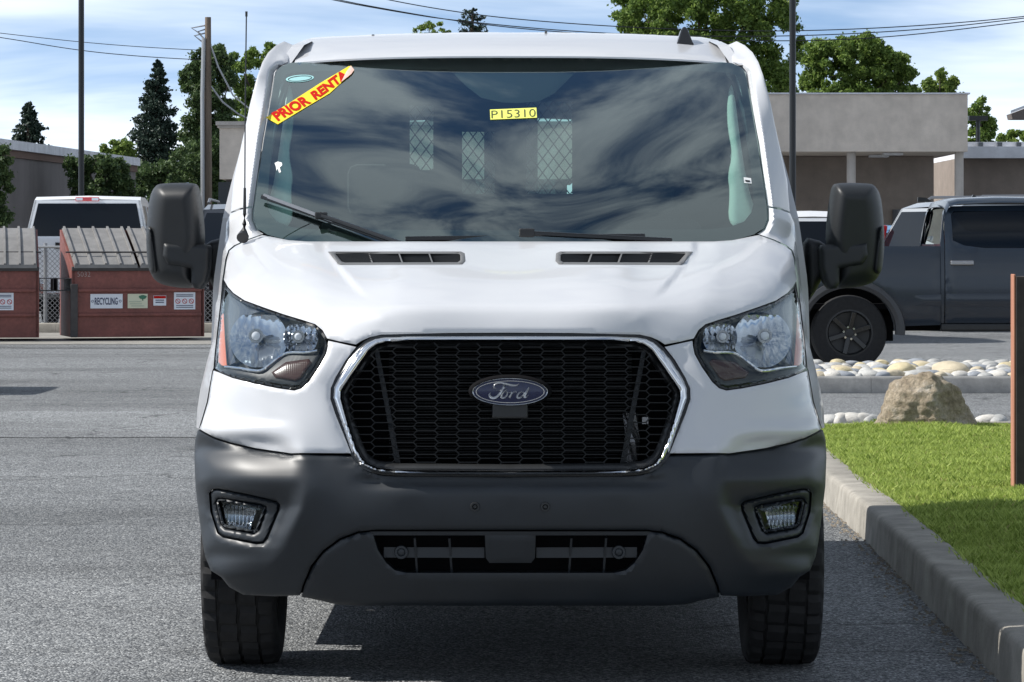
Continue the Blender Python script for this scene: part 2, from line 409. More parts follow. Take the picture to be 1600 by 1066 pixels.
# ---- bonnet
hood_half = [(CX, 377.5), (480, 377.5), (450, 375.5), (425, 370.5), (409, 367.5), (386, 376), (367, 385), (358.5, 392), (354.5, 405), (351.5, 425), (349.5, 437)] + [tuple(p) for p in HLo[1:9]] + [(511, 529), (530, 533.5), (556, 538.5), (565, 532.5), (577.6, 527), (595.6, 523), (700, 520.5), (CX, 520)]
VENT = np.array([(512, 393.5), (520, 393), (720, 393), (726, 396), (727, 408), (722, 413), (532, 414), (527, 412)], float)
panel('bonnet', sym(hood_half), bmap(), M['white'], van, holes=[shrink(VENT, 1.5), mir(shrink(VENT, 1.5))], step=5, thick=.03, edge=.006, edge_px=4)
for s in (0, 1):
    f = (lambda P: mir(P)) if s else (lambda P: np.asarray(P, float))
    vb = panel('bonnet_vent', f(VENT), bmap(-.012), M['vent_grey'], van, holes=[f([(523, 396.5), (716, 396.5), (719, 399), (719, 407), (715, 410), (538, 410.5), (533, 409)])], step=3, thick=.05, edge=.012, edge_px=3)
    panel('vent_floor', f([(520, 395), (720, 395), (722, 411), (532, 412)]), bmap(.09), M['matte_black'], vb, step=8, thick=0)
    for i in range(3):
        x0 = (575, 622, 669)[i]; P = f([(x0, 395.5), (x0 + 2.2, 395.5), (x0 + 7.5, 410.5), (x0 + 5.3, 410.5)]); panel('vent_bar', P, bmap(-.002), M['vent_grey'], vb, step=3, thick=.04)
    mb = MB()
    for k in range(5):
        P = f([(525 + 1.3 * k * 2, 397.6 + 2.6 * k), (718, 397.6 + 2.6 * k)]); Q = bmap(.02)(P); mb.bar(Q[0], Q[1], .004, .012)
    mb.build('vent_slats', M['black'], vb)
# ---- nose panels beside the grille
nose = [(556, 542.5), (540, 563), (524, 590), (516.5, 607), (516, 624), (524, 648), (548.5, 708.5), (473, 708), (455, 708.5), (400, 700.5), (360, 691.5), (335, 683.5), (320, 675.5), (312, 670.5), (318, 652), (325, 628), (329, 602), (333, 579.5)] + [tuple(p) for p in HLo[19:9:-1]] + [(513, 533), (530, 536.5)]
for s in (0, 1):
    P = mir(nose) if s else np.array(nose); panel('nose_panel', P, bmap(), M['white'], van, step=5, thick=.03, edge=.005, edge_px=3)
# ---- bumper
FOG = np.array([(326, 771), (331, 764.5), (340, 763.5), (390, 773), (432, 783.5), (437.5, 789), (436, 799), (418, 843), (411, 850.5), (400, 851.5), (348, 841), (339, 834), (328, 800)], float)
bump_half = [(CX, 746), (610, 745), (590, 742.5), (575, 737), (560, 726), (550, 713), (473, 711.3), (455, 711.8), (400, 703.8), (360, 694.8), (335, 686.8), (320, 678.8), (308.5, 673), (304.5, 688), (303.3, 715), (305, 760), (311, 810), (316, 848), (320, 870), (329, 892), (345, 902), (358, 918), (380, 930), (430, 932.5), (468, 931), (472.5, 915), (485, 885), (505, 860), (530, 842), (560, 831), (582, 828.5), (CX, 828.5)]
panel('bumper', sym(bump_half), bmap(), M['plastic'], van, holes=[FOG, mir(FOG)], step=5, thick=.09, edge=.008, edge_px=5)
val_half = [(CX, 831), (582, 831), (561, 833.5), (532, 844.5), (507, 862.5), (488, 887), (475, 917), (471, 933), (500, 939), (525, 945), (560, 947), (CX, 947)]
intake = sym([(CX, 837), (583, 837), (590, 860), (603, 880), (617, 892), (636, 896), (CX, 896)])
panel('lower_valance', sym(val_half), bmap(.006), M['plastic'], van, holes=[intake], step=6, thick=.08, edge=.008, edge_px=4)
panel('bumper_core', sym([(CX, 735), (560, 740), (470, 760), (440, 800), (440, 915), (470, 926), (520, 938), (CX, 940)]), bmap(.06), M['matte_black'], van, holes=[shrink(intake, -6)], step=14, thick=0, edge=0)
ib = panel('lower_intake', shrink(intake, -4), bmap(.10), M['matte_black'], van, step=12, thick=0)
mb = MB()
q = bmap(.045)(np.array([(600, 863), (757, 863.5), (838, 863.5), (995, 863)]))
for i in (0, 2): MB().bar(q[i], q[i + 1], .010, .03).build('intake_bar', M['plastic'], ib)
for x in (648, 702, 893, 947):
    q = bmap(.05)(np.array([(x, 838), (x + (4 if x < 797 else -4), 895)])); MB().bar(q[0], q[1], .006, .03, (0, 1, 0)).build('intake_rib', M['plastic'], ib)
panel('tow_cover', [(757.5, 834), (837, 834), (836, 872), (830, 880), (765, 880), (759, 872)], bmap(.012), M['plastic'], ib, step=8, thick=.05, edge=.004)
for x, yv, r, par, off in ((627, 863, 11, ib, .035), (967, 863, 11, ib, .035), (742, 792, 7.5, van, -.003), (852, 792, 7.5, van, -.003)):
    c = bmap(off)(np.array([(x, yv)]))[0]; rr = r * c[1] / F
    MB().lathe([(0, rr), (-.006, rr * .92), (-.006, rr * .6), (-.002, rr * .5), (-.004, rr * .3), (-.004, 0.0005)], c, 'y', 24).build('parking_sensor' if par is van else 'intake_clip', M['black'] if par is van else M['plastic'], par, True)
# ---- fog lamps
for s in (0, 1):
    f = (lambda P: mir(P)) if s else (lambda P: np.asarray(P, float))
    inn = np.array([(336, 787), (339, 780), (346, 778.5), (408, 789), (415.5, 793), (415, 800), (404, 830), (397, 834.5), (352, 827), (344, 820)], float)
    fb = panel('fog_lamp', f(shrink(FOG, 1.8)), bmap(.018), M['plastic'], van, holes=[f(inn)], step=3, thick=.05, edge=.010, edge_px=4)
    in2 = shrink(inn, 5.5)
    panel('inner_bezel', f(shrink(inn, 1.4)), bmap(.016), M['vent_grey'] if False else M['plastic'], fb, holes=[f(in2)], step=2.5, thick=.05, edge=.010, edge_px=3)
    panel('lamp_well', f(shrink(inn, -2)), bmap(.075), M['black'], fb, step=6, thick=0)
    fl = np.array([(349, 791), (352, 787), (398, 795), (400, 799), (391, 828), (354, 821)], float)
    # bowl of the lamp: folded bright reflector
    def fogref(V2):
        a = V2; c = np.array([CX + (1 if s else -1) * (CX - 374), 806.])
        r = np.clip(np.hypot((a[:, 0] - c[0]) / 30, (a[:, 1] - c[1]) / 20), 0, 1.2)
        return proj(a[:, 0], a[:, 1], body(a) + .062 - .026 * r ** 2 + .004 * np.cos(a[:, 0] * 1.05))
    panel('reflector', f(fl), fogref, M['dull_chrome'], fb, step=2, thick=0, edge=0, sharp=60)
    panel('lamp_lens', f(in2), bmap(.034), M['lens'], fb, step=5, thick=.004, edge=.003)
# ---- grille: surround, hexagon mesh, posts, radiator
ch_out = [(CX, 524), (640, 524.6), (600, 526), (585, 528.5), (572, 534.5), (560, 545), (545, 563), (528, 590), (520.5, 605), (519.5, 622), (527, 645), (548, 705), (556, 719.5), (568, 730), (582, 736.5), (600, 740), (640, 741.8), (CX, 742.5)]
ch_in = [(CX, 534.5), (640, 535.2), (605, 537), (590, 541), (578, 550), (560, 575), (541, 602), (535, 612), (535, 622), (545, 660), (556, 693), (565, 713), (575, 723.5), (590, 730.5), (620, 734), (CX, 735.5)]
co_, ci_ = sym(ch_out), sym(ch_in)
def chrome_map(V2):
    d1 = bdist(V2, [co_]); d2 = bdist(V2, [ci_]); t = d1 / (d1 + d2 + 1e-6)
    return proj(V2[:, 0], V2[:, 1], body(V2) - .020 * np.sin(np.pi * np.clip(t, 0, 1)) ** .8 + .006)
gs = panel('grille', co_, chrome_map, M['chrome'], van, holes=[ci_], step=2.5, thick=.04, edge=0, rstep=4, sharp=50)
panel('grille_seal', shrink(co_, -2.6), bmap(.006), M['gloss_black'], gs, holes=[shrink(co_, 2)], step=3, thick=.03, edge=0, rstep=5)
gb = panel('grille_rim', shrink(ci_, -3), bmap(.03), M['black'], gs, holes=[shrink(ci_, 9)], step=4, thick=.04, edge=.012, edge_px=6, rstep=5)
GY = 9.965
mb = MB(); pw, ph = 33.0, 12.4; cin = shrink(ci_, 4)
def gp(x, yv, off=0): return proj(x, yv, GY + .03 * ((x - CX) / 270) ** 2 * 1.6 + off - (yv - 535) * .00015)
seg = set()
for i in range(-9, 10):
    for j in range(-1, 19):
        cx = CX + i * pw; cy = 530 + j * ph + (ph / 2 if i % 2 else 0)
        hx = [(cx - 19.5, cy), (cx - 13.5, cy - ph / 2), (cx + 13.5, cy - ph / 2), (cx + 19.5, cy), (cx + 13.5, cy + ph / 2), (cx - 13.5, cy + ph / 2)]
        for k in range(6):
            a, b = hx[k], hx[(k + 1) % 6]; key = tuple(sorted(((round(a[0]), round(a[1])), (round(b[0]), round(b[1])))))
            if key in seg: continue
            mid = np.array([((a[0] + b[0]) / 2, (a[1] + b[1]) / 2)])
            if inside(mid, cin)[0]: seg.add(key); mb.bar(gp(*a), gp(*b), .0026, .022, (0, 1, 0)) if abs(a[1] - b[1]) > 1 else mb.bar(gp(*a), gp(*b), .0026, .022, (0, 1, 0))
M['mesh_black'] = mat('grille black', (.007, .008, .009), .5, spec=.3)
tag(mb.build('grille_mesh', M['mesh_black'], gs), kind='stuff')
for s in (0, 1):
    f = (lambda P: mir(P)) if s else (lambda P: np.asarray(P, float))
    P = f([(585, 548), (592, 548), (626, 724), (617, 724)]); panel('grille_post', P, lambda V2: gp(V2[:, 0], V2[:, 1], .03), M['plastic'], gs, step=6, thick=.03)
rad = MB()
for k in range(44):
    z0 = .70 + k * .0085
    rad.box((VX, 10.12, z0), (.72, .012, .0028))
o = rad.build('radiator', M['mesh_black'], gs); tag(o, kind='stuff')
MB().box((VX, 10.17, .80), (1.2, .03, .48)).build('radiator_core', M['matte_black'], gs)
hb = MB().tube([at(985, 645, 10.08), at(988, 690, 10.08), at(984, 728, 10.08)], .024, 10); hb.build('coolant_hose', M['steel'], gs, True)
MB().box(at(1008, 657, 10.08), (.018, .02, .02)).build('hose_clip', M['steel'], gs)
# ---- oval badge
bc = at(797, 612.5, 9.905)
def oval(rx, rz, y, n=64): return [(bc[0] + rx * math.cos(t), y, bc[2] + rz * math.sin(t)) for t in np.linspace(0, 2 * math.pi, n, endpoint=False)]
def ovalring(prof, name, m, par):
    V = []; n = 64
    for rx, rz, y in prof: V += oval(rx, rz, y, n)
    Fs = [(i*n+k, i*n+(k+1) % n, (i+1)*n+(k+1) % n, (i+1)*n+k) for i in range(len(prof)-1) for k in range(n)]
    if prof[-1][0] < .004: pass
    return mesh_obj(name, V, [f[::-1] for f in Fs], m, par, True, sharp=50)
k = 9.9 / F
bdg = ovalring([(66*k, 27*k, 9.96), (64*k, 25*k, 9.925), (60*k, 22*k, 9.920), (30*k, 10*k, 9.920), (1*k, 1*k, 9.920)], 'badge', M['matte_black'], gs)
MB().box((bc[0], 9.955, at(797, 640, 9.95)[2]), (.104, .07, .05)).build('badge_mount', M['black'], bdg, bevel=.006)
ovalring([(60.5*k, 22.3*k, 9.925), (60.2*k, 22.1*k, 9.908), (58.8*k, 21*k, 9.905), (57*k, 19.5*k, 9.909), (56.4*k, 19*k, 9.914)], 'badge_ring', M['chrome'], bdg)
ovalring([(56.6*k, 19.2*k, 9.913), (52*k, 16.5*k, 9.911), (20*k, 6*k, 9.909), (.5*k, .2*k, 9.9085)], 'badge_field', M['blue'], bdg)
ovalring([(54*k, 17.6*k, 9.9122), (53.8*k, 17.4*k, 9.9085), (52.6*k, 16.6*k, 9.9085), (52.4*k, 16.4*k, 9.912)], 'badge_inner_ring', M['chrome'], bdg)
M['script'] = mat('bright script', (.80, .81, .82), .28, .85)
script = [([(600,302),(578,288),(570,262),(592,240),(640,228),(700,234),(770,254),(830,262),(868,256),(888,238)], [15,22,26,26,22,24,28,26,22,10]),
          ([(706,240),(688,290),(662,345),(622,395),(575,420),(530,408),(514,375),(532,350)], [14,24,26,28,30,30,24,14]),
          ([(606,322),(650,322),(700,300),(716,282),(728,292)], [10,16,18,14,8]),
          ([(735,308),(700,340),(670,380),(664,408),(690,420),(722,402),(742,366),(738,338),(722,330)], [14,18,24,26,24,22,22,20,12]),
          ([(738,345),(765,352),(800,338),(790,370),(766,412)], [10,12,18,24,26]),
          ([(784,382),(815,345),(842,334),(856,348)], [12,18,22,16]),
          ([(950,350),(920,338),(885,356),(862,392),(870,418),(905,412),(940,378),(955,345)], [16,18,22,26,26,22,18,14]),
          ([(1012,284),(985,335),(958,385),(952,408),(975,412),(1008,375)], [18,26,28,26,18,8])]
mb = MB()
for pts, ws in script:
    P = chaikin(np.array(pts, float), 2, False); Wd = chaikin(np.stack([np.linspace(0, 1, len(ws)), ws], 1), 2, False)[:, 1]
    n = min(len(P), len(Wd)); P = P[:n]; Wd = Wd[:n]; t = np.gradient(P, axis=0); t /= np.linalg.norm(t, axis=1)[:, None] + 1e-9; nn = np.stack([-t[:, 1], t[:, 0]], 1)
    # slanted pen: ribbon with a raised spine
    Lf = P + nn * Wd[:, None] * .5; Rt = P - nn * Wd[:, None] * .5
    def pl(Q, y): return proj(700 + Q[:, 0] / 8, 570 + Q[:, 1] / 8, y)
    A = pl(Lf, 9.9075); B = pl(P, 9.9035); C = pl(Rt, 9.9075)
    mb.add(np.vstack([A, B, C]), [(i, i+1, n+i+1, n+i) for i in range(n-1)] + [(n+i, n+i+1, 2*n+i+1, 2*n+i) for i in range(n-1)])
mb.build('badge_script', M['script'], bdg, True, sharp=70)
# ---- headlamps
def hlamp(s):
    f = (lambda P: mir(P)) if s else (lambda P: np.asarray(P, float))
    lens = shrink(HLa, 3.2)
    h = panel('headlamp', f(HLa), bmap(.006), M['gloss_black'], van, holes=[f(lens)], step=3, thick=.09, edge=.008, edge_px=3, rstep=5)
    panel('lens', f(shrink(HLa, 2.6)), bmap(.003), M['lens'], h, step=5, thick=.004, edge=.004, edge_px=4)
    sg = 1 if s else -1
    ys = lambda px, py: float(body(np.array([(CX + (px - CX) * (-1 if s else 1), py)]))[0])
    def pt(px, py, off): 
        q = f([(px, py)])[0]; return Vector(proj(q[0], q[1], ys(px, py) + off))
    panel('housing', f(shrink(HLa, 1.5)), lambda V2: proj(V2[:, 0], V2[:, 1], body(V2) + .17), M['hl_house'], h, step=8, thick=0, edge=0)
    def bowl(name, cx, cy, r, yc, dep, m, clipf=None, fac=18):
        V = []; nr, nt_ = 8, 72; c = f([(cx, cy)])[0]
        for i in range(nr + 1):
            for j in range(nt_):
                t = 2 * math.pi * j / nt_; rr = r * (i / nr) ** .8
                x = c[0] + rr * math.cos(t); y_ = c[1] + rr * math.sin(t)
                if clipf: x, y_ = clipf(x, y_)
                fl = .013 * abs(math.sin((x - c[0]) * math.pi / fac * 1.0)) * (i / nr) * (1 if y_ < c[1] + 4 else .5) + (.006 if abs(y_ - c[1] - 6) < 3 else 0)
                V.append(proj(x, y_, float(body(np.array([(x, y_)]))[0]) + .030 + dep * (1 - (i / nr) ** 1.7) + fl))
        Fs = [(i*nt_+j, i*nt_+(j+1) % nt_, (i+1)*nt_+(j+1) % nt_, (i+1)*nt_+j) for i in range(nr) for j in range(nt_)]
        return mesh_obj(name, V, Fs, m, h, True, sharp=25)
    y1 = ys(400, 525) + .14; y2 = ys(465, 528) + .10
    def c1(x, y_): return x, min(max(y_, 492), 574)
    bowl('main_reflector', 404, 530, 45, y1, .075, M['dull_chrome'], c1, 12)
    def c2(x, y_): return x, min(max(y_, 506), 549)
    bowl('side_reflector', 470, 528, 27, y2, .045, M['dull_chrome'], c2, 9)
    for (bx, by, yb, r) in ((400, 525, y1, 6.0), (466, 526, y2, 5.2)):
        c = f([(bx, by)])[0]; cc = proj(c[0], c[1], ys(bx, by) + .055); rr = r * yb / F
        MB().lathe([(.05, rr * 1.2), (0, rr * 1.2), (-.008, rr * 1.1), (-.012, rr * .6), (-.012, .0004)], cc, 'y', 20).build('bulb', M['bulb'], h, True)
        MB().lathe([(.012, rr * 1.9), (.0, rr * 1.9), (.0, rr * 1.25), (.012, rr * 1.2)], cc, 'y', 24).build('bulb_collar', M['dull_chrome'], h, True)
    # lower dark bezel with the amber turn signal
    bz = [(346, 578), (362, 575), (384, 579), (408, 581), (420, 574), (444, 554), (455, 551), (496, 552), (500, 556), (480, 590), (468, 602), (458, 605), (400, 594), (358, 584)]
    def bzmap(V2): return proj(V2[:, 0], V2[:, 1], body(V2) + .028 + .0005 * np.sin((V2[:, 0] * .8 + V2[:, 1] * .3) * 1.2))
    panel('lower_bezel', f(bz), bzmap, M['hl_bezel'], h, step=3, thick=.05, edge=.004)
    panel('turn_signal', f([(424, 582), (446, 566), (482, 561), (487, 567), (470, 592), (462, 596), (430, 591)]), lambda V2: proj(V2[:, 0], V2[:, 1], body(V2) + .020 + .0016 * np.abs(np.sin(V2[:, 0] * .95))), M['amber_dark'], h, step=1.6, thick=.02, edge=.006, edge_px=4)
    line = chaikin(np.array([(352, 573), (372, 575), (392, 579), (407, 580.5), (418, 573), (443, 553), (455, 550.5), (478, 551), (496, 548)], float), 2, False)
    MB().tube([pt(x, y_, .020) for x, y_ in line], .0045, 8).build('bright_strip', M['chrome'], h, True)
    panel('side_reflector_strip', f([(345, 492), (349, 490), (351, 530), (354, 573), (346, 571), (341, 566), (342, 530)]), bmap(.012), M['orange_reflector'], h, step=3, thick=.02, edge=.005)
    # dark cheek between bowl and wing
    panel('cheek', f([(352, 452), (362, 464), (384, 478), (410, 487), (398, 489), (376, 500), (362, 520), (361, 545), (368, 566), (356, 572), (352, 530), (351, 490)]), bmap(.05), M['hl_cheek'], h, step=5, thick=.04, edge=.006)
    return h
M['hl_house'] = mat('lamp housing', (.03, .033, .037), .35, .2)
M['hl_bezel'] = mat('lamp bezel', (.016, .018, .020), .45, spec=.3)
M['hl_cheek'] = mat('lamp cheek', (.10, .11, .125), .25, .6)
M['bulb'] = mat('bulb', (.75, .76, .78), .12, coat=1)
for s in (0, 1): hlamp(s)
# ---- windscreen depth
gl = []
for py, row in ((377, ((0, 10.87), (120, 10.882), (200, 10.91), (300, 10.985), (370, 11.07))), (340, ((400, 11.13),)), (300, ((0, 11.068), (200, 11.100), (310, 11.165))), (280, ((394, 11.25),)),
                (215, ((385, 11.45),)), (200, ((0, 11.370), (190, 11.397), (300, 11.445))), (150, ((374, 11.65),)), (95, ((0, 11.75), (180, 11.765), (280, 11.79), (352, 11.83)))):
    gl += [(a, py, y) for a, y in row]
gl_c = [(0, 11.75)]
class Fit:   # one smooth low-order sheet: real glass has no ripples
    def t(s, q):
        a = np.abs(q[:, 0]) / 400; p = (q[:, 1] - 230) / 150; o = np.ones(len(q)); return np.stack([o, p, p**2, a**2, a**2*p, a**4, a**4*p], 1)
    def __init__(s, pts): p = np.array(pts, float); s.w = np.linalg.lstsq(s.t(p[:, :2]), p[:, 2], rcond=None)[0]
    def __call__(s, q): return s.t(np.asarray(q, float)) @ s.w
rg = Fit(gl)
def gmap(off=0.0):
    return lambda V2: proj(V2[:, 0], V2[:, 1], rg(np.stack([np.abs(V2[:, 0] - CX), V2[:, 1]], 1)) + off)
g_half = [(CX, 88.5), (600, 90.5), (500, 95), (452, 98.5), (439, 104), (430, 113), (424.5, 150), (412, 220), (403.5, 280), (397, 328), (396.5, 343), (402, 357), (418, 367), (448, 375), (480, 380), (CX, 384)]
clear_half = [(CX, 107), (600, 108), (500, 111), (455, 114), (445, 118), (438, 135), (428, 200), (421, 270), (417.5, 318), (421, 332), (432, 346), (455, 355), (490, 358.5), (CX, 360)]
ws = panel('windscreen', sym(g_half), gmap(), M['windscreen'], van, step=9, thick=0, edge=0)
pod = [(690, 100), (912, 100), (890, 122), (866, 146), (842, 158.5), (808, 161), (785, 160), (752, 153), (728, 134), (708, 114)]
panel('glass_border', sym(g_half), gmap(.005), M['frit'], ws, holes=[sym(clear_half)], step=8, thick=0, edge=0)
panel('sensor_pod', pod, gmap(.03), M['pod'] if 'pod' in M else M.setdefault('pod', mat('sensor cover', (.045, .04, .045), .6)), van, step=10, thick=.03, edge=.006)
# ---- A pillars and front wings, wrapping from the glass edge round to the flank
sil = [(444, 64.5, 12.0), (431, 71, 11.93), (419, 82, 11.85), (410, 97, 11.78), (402, 119, 11.72), (390, 165, 11.63), (384, 195, 11.58), (373, 245, 11.5), (365, 282, 11.44), (360, 330, 11.36), (354, 348, 11.32), (348, 397, 11.2), (340.5, 465, 11.05), (337, 476, 11.0), (333, 530, 10.9), (322, 570, 10.82), (313, 608, 10.78), (308, 640, 10.7), (306.5, 668, 10.55)]
inner_p = [(457, 70), (449, 97), (436, 103), (427.5, 113), (422, 150), (409.5, 220), (401, 280), (394.5, 328), (394, 344), (400, 358.5), (411, 365.5)]
pp = []
for x, y_, dd in sil: pp.append((CX - x, y_, dd))
for x, y_ in inner_p[1:]: pp.append((CX - x, y_, float(rg(np.array([(CX - x, y_)]))[0]) + .004))
pp.append((CX - 457, 70, 12.0))
for x, y_ in [(386, 376), (367, 385), (354, 405), (351, 425), (349.5, 440)] + HL[-4:]: pp.append((CX - x - 2, y_, float(body(np.array([(x, y_)]))[0]) + .008))
pp.append((CX - 320, 650, float(body(np.array([(320, 650)]))[0]) + .01)); pp.append((CX - 329, 610, float(body(np.array([(329, 610)]))[0]) + .01))
rp = RBF(pp, 1e-3); edge_line = np.array([(CX - x, y_) for x, y_ in inner_p], float)
def pmap(off=0.0):
    def g(V2):
        q = np.stack([np.abs(V2[:, 0] - CX), V2[:, 1]], 1); d = bdist(q, [edge_line], False)
        return proj(V2[:, 0], V2[:, 1], rp(q) - .055 * sst(d, 0, 9) * (1 - sst(V2[:, 1], 340, 385)) * sst(V2[:, 1], 80, 120) + off)
    return g
pillar = inner_p + [(404, 366), (388, 345), (389, 324), (375, 326), (360, 331)] + [(x, y_) for x, y_, _ in sil[8::-1]]
pillar = inner_p[:8] + [(394.5, 322), (375, 325.5), (360.3, 331)] + [(x, y_) for x, y_, _ in sil[8::-1]]
wing = [(394.2, 324.5), (394, 344), (400, 358.5), (411, 365.5), (407, 366.8), (385, 374.5), (365.5, 383.5), (356.5, 391), (352, 405), (349, 425), (347, 438)] + [tuple(p) for p in HLo[-1:-5:-1]] + [(331.5, 579.5), (327.5, 602), (323, 628), (316, 652), (310.5, 670)] + [(x, y_) for x, y_, _ in sil[:9:-1]] + [(360.3, 333.5), (375, 328)]
for s in (0, 1):
    f = mir if s else (lambda P: np.array(P, float))
    panel('windscreen_pillar', f(pillar), pmap(), M['white'], van, step=2.2, rstep=2.2, thick=.03, edge=.003, edge_px=2)
    panel('front_wing', f(wing), pmap(), M['white'], van, step=4, thick=.03, edge=.003, edge_px=2)
# ---- flanks, in side view (distance, height)
def SX(y, z, inset=0.0):
    w = np.interp(z, [.2, .4, .6, .9, 1.2, 1.3, 1.42, 1.56, 1.75, 1.95, 2.03, 2.08], [.955, .98, .995, 1.003, .994, .98, .962, .942, .908, .855, .812, .77])
    return w - inset * sst(z, .85, 1.02) - .02 * sst(-y, -11.0, -10.4) - .02 * sst(-y, -10.6, -10.35) - .05 * sst(y, 15.2, 15.4)
def arch(cy, r, z0, n=18, flat=.36): return [(cy - r * math.cos(t), flat + r * math.sin(t)) for t in np.linspace(0, math.pi, n)]
A1 = [p for p in arch(10.88, .43, 0)]
fend = [(10.42, .45)] + [(10.45, .40)] + A1 + [(11.335, .36), (11.335, 1.28), (11.12, 1.15), (11.0, .98), (10.92, .88), (10.84, .80), (10.7, .70), (10.55, .62)]
door = [(11.36, .36), (12.45, .36), (12.455, 1.985), (12.06, 1.965), (11.75, 1.75), (11.36, 1.42)]
dwin = [(11.52, 1.33), (12.36, 1.27), (12.37, 1.90), (12.10, 1.89), (11.83, 1.70), (11.56, 1.45)]
A2 = arch(14.18, .43, 0)
cargo = [(12.465, .36)] + A2 + [(15.3, .36), (15.36, .6), (15.37, 1.9), (15.3, 1.99), (12.47, 1.985)]
rail = [(11.36, 1.47), (11.38, 1.46), (11.74, 1.765), (12.05, 1.98), (12.45, 2.0), (15.3, 2.005), (15.32, 2.045), (13, 2.062), (12.1, 2.052), (11.95, 2.03), (11.82, 1.955), (11.68, 1.78), (11.50, 1.62)]
for s in (-1, 1):
    def smap(inset, off=0.0): return lambda V2, s=s: np.stack([VX + s * (SX(V2[:, 0], V2[:, 1], inset) - off), V2[:, 0], V2[:, 1]], 1)
    kw = dict(back=(-s, 0, 0), toward=None, step=.09, rstep=.05, edge=.004, edge_px=.02)
    panel('wing_side', fend, smap(.05, .022), M['white'], van, thick=.04, **kw)
    dr = panel('front_door', door, smap(0), M['white'], van, holes=[np.array(dwin)], thick=.05, **kw)
    panel('door_window', dwin, smap(0, .012), M['sideglass'], dr, thick=0, back=(-s, 0, 0), toward=None, step=.1, edge=0)
    MB().bar((VX + s * 1.015, 12.2, 1.08), (VX + s * 1.015, 12.38, 1.08), .03, .04).build('door_handle', M['black'], dr, bevel=.008)
    cp = panel('cargo_side', cargo, smap(0), M['white'], van, thick=.04, **kw)
    panel('side_seam', [(13.74, .42), (13.752, .42), (13.752, 1.96), (13.74, 1.96)], smap(0, -.001), M['matte_black'], cp, thick=.002, back=(-s, 0, 0), toward=None, step=.1, edge=0)
    panel('roof_rail', rail, smap(.045, 0), M['white'], van, thick=.04, **kw)
    MB().box((VX + s * .955, 12.8, .33), (.06, 2.85, .07)).build('sill', M['black'], van, bevel=.01)
    # wheel housings
    for cy in (10.88, 14.18):
        V = []; n = 16
        for xx in (.60, .915):
            for t in np.linspace(-.12, math.pi + .12, n): V.append((VX + s * xx, cy - .445 * math.cos(t), .36 + .445 * math.sin(t)))
        mesh_obj('wheel_housing', V, [(i, i+1, n+i+1, n+i) for i in range(n-1)], M['matte_black'], van, True)
# shoulder closing the wing from its front outline to the flank
for s in (-1, 1):
    V = []; sl = [q for q in sil[9:]]
    for x_, y_, dd in sl:
        p0 = proj(x_ if s < 0 else 2 * CX - x_, y_, dd); z = float(p0[2]); ye = float(np.interp(z, [.62, .70, .80, .88, .98, 1.15, 1.28, 1.45], [10.55, 10.70, 10.84, 10.92, 11.0, 11.12, 11.335, 11.345])) + .015
        V += [(p0[0] - s * .004, p0[1] + .004, z), (VX + s * (float(SX(np.array(ye), np.array(z), .05)) - .026), max(ye, dd + .01), z)]
    mesh_obj('wing_shoulder', V, [(2*i, 2*i+1, 2*i+3, 2*i+2) for i in range(len(sl)-1)], M['white'], van, True)
# ---- roof
M['gutter'] = mat('sealed gutter', (.22, .22, .23), .6)
def zr(x, y):
    t = lambda q: np.interp(q, [11.6, 11.72, 11.8, 11.9, 12.05, 12.3, 12.6, 13.2, 14.5, 15.2, 15.36], [1.945, 1.988, 2.012, 2.036, 2.064, 2.094, 2.116, 2.138, 2.13, 2.09, 2.04])
    z = (t(y - .06) + t(y - .03) + t(y) + t(y + .03) + t(y + .06)) / 5
    rb_ = .006 * (np.cos(x * 2 * np.pi / .29) > .55) * sst(y, 12.45, 12.6)
    return z - (.046 - .026 * sst(y, 11.85, 12.25)) * (np.abs(x) / .74) ** 2.4 - rb_
xs = np.linspace(-.748, .748, 25); fr = [(x, 11.712 + .10 * (abs(x) / .75) ** 2.2) for x in xs]
panel('roof', fr + [(.748, 15.3), (.6, 15.36), (-.6, 15.36), (-.748, 15.3)], lambda V2: np.stack([VX + V2[:, 0], V2[:, 1], zr(V2[:, 0], V2[:, 1])], 1), M['white'], van, back=(0, 0, -1), toward=None, step=.05, thick=.006, edge=.006, edge_px=.03)
for s in (-1, 1):
    V = [(VX + s * x, y, z) for y in (11.80, 12.1, 13, 15.3) for x, z in ((.745, float(zr(np.array(.745), np.array(y))) - .016), (.81, float(zr(np.array(.745), np.array(y))) - .012))]
    mesh_obj('roof_gutter', V, [(2*i, 2*i+1, 2*i+3, 2*i+2) for i in range(3)], M['gutter'], van, False)
# roof fittings
MB().box((VX, 11.90, 1.915), (1.5, .05, .09)).build('header_trim', M['interior'], van)
c = at(1070, 69, 12.05)
fin = [( -.032, 0), (-.026, .012), (-.012, .055), (-.004, .068), (.006, .068), (.013, .055), (.027, .012), (.033, 0)]
MB().prism([(c[0] + x, c[2] + z - .004) for x, z in fin], lambda x, z: 12.03 + (z - c[2]) * .9, 12.17).build('roof_aerial', M['gloss_black'], van, True, bevel=.008)
for (x, y_, w) in ((583, 60, 5), (853, 55, 4)):
    c = at(x, y_, 12.3); MB().box((c[0], c[1], c[2]), (.009, .03, .026)).build('roof_fixing', M['vent_grey'], van)
MB().bar(at(578, 62, 12.3), at(594, 58, 12.3), .008, .006).build('roof_fixing', M['vent_grey'], van)
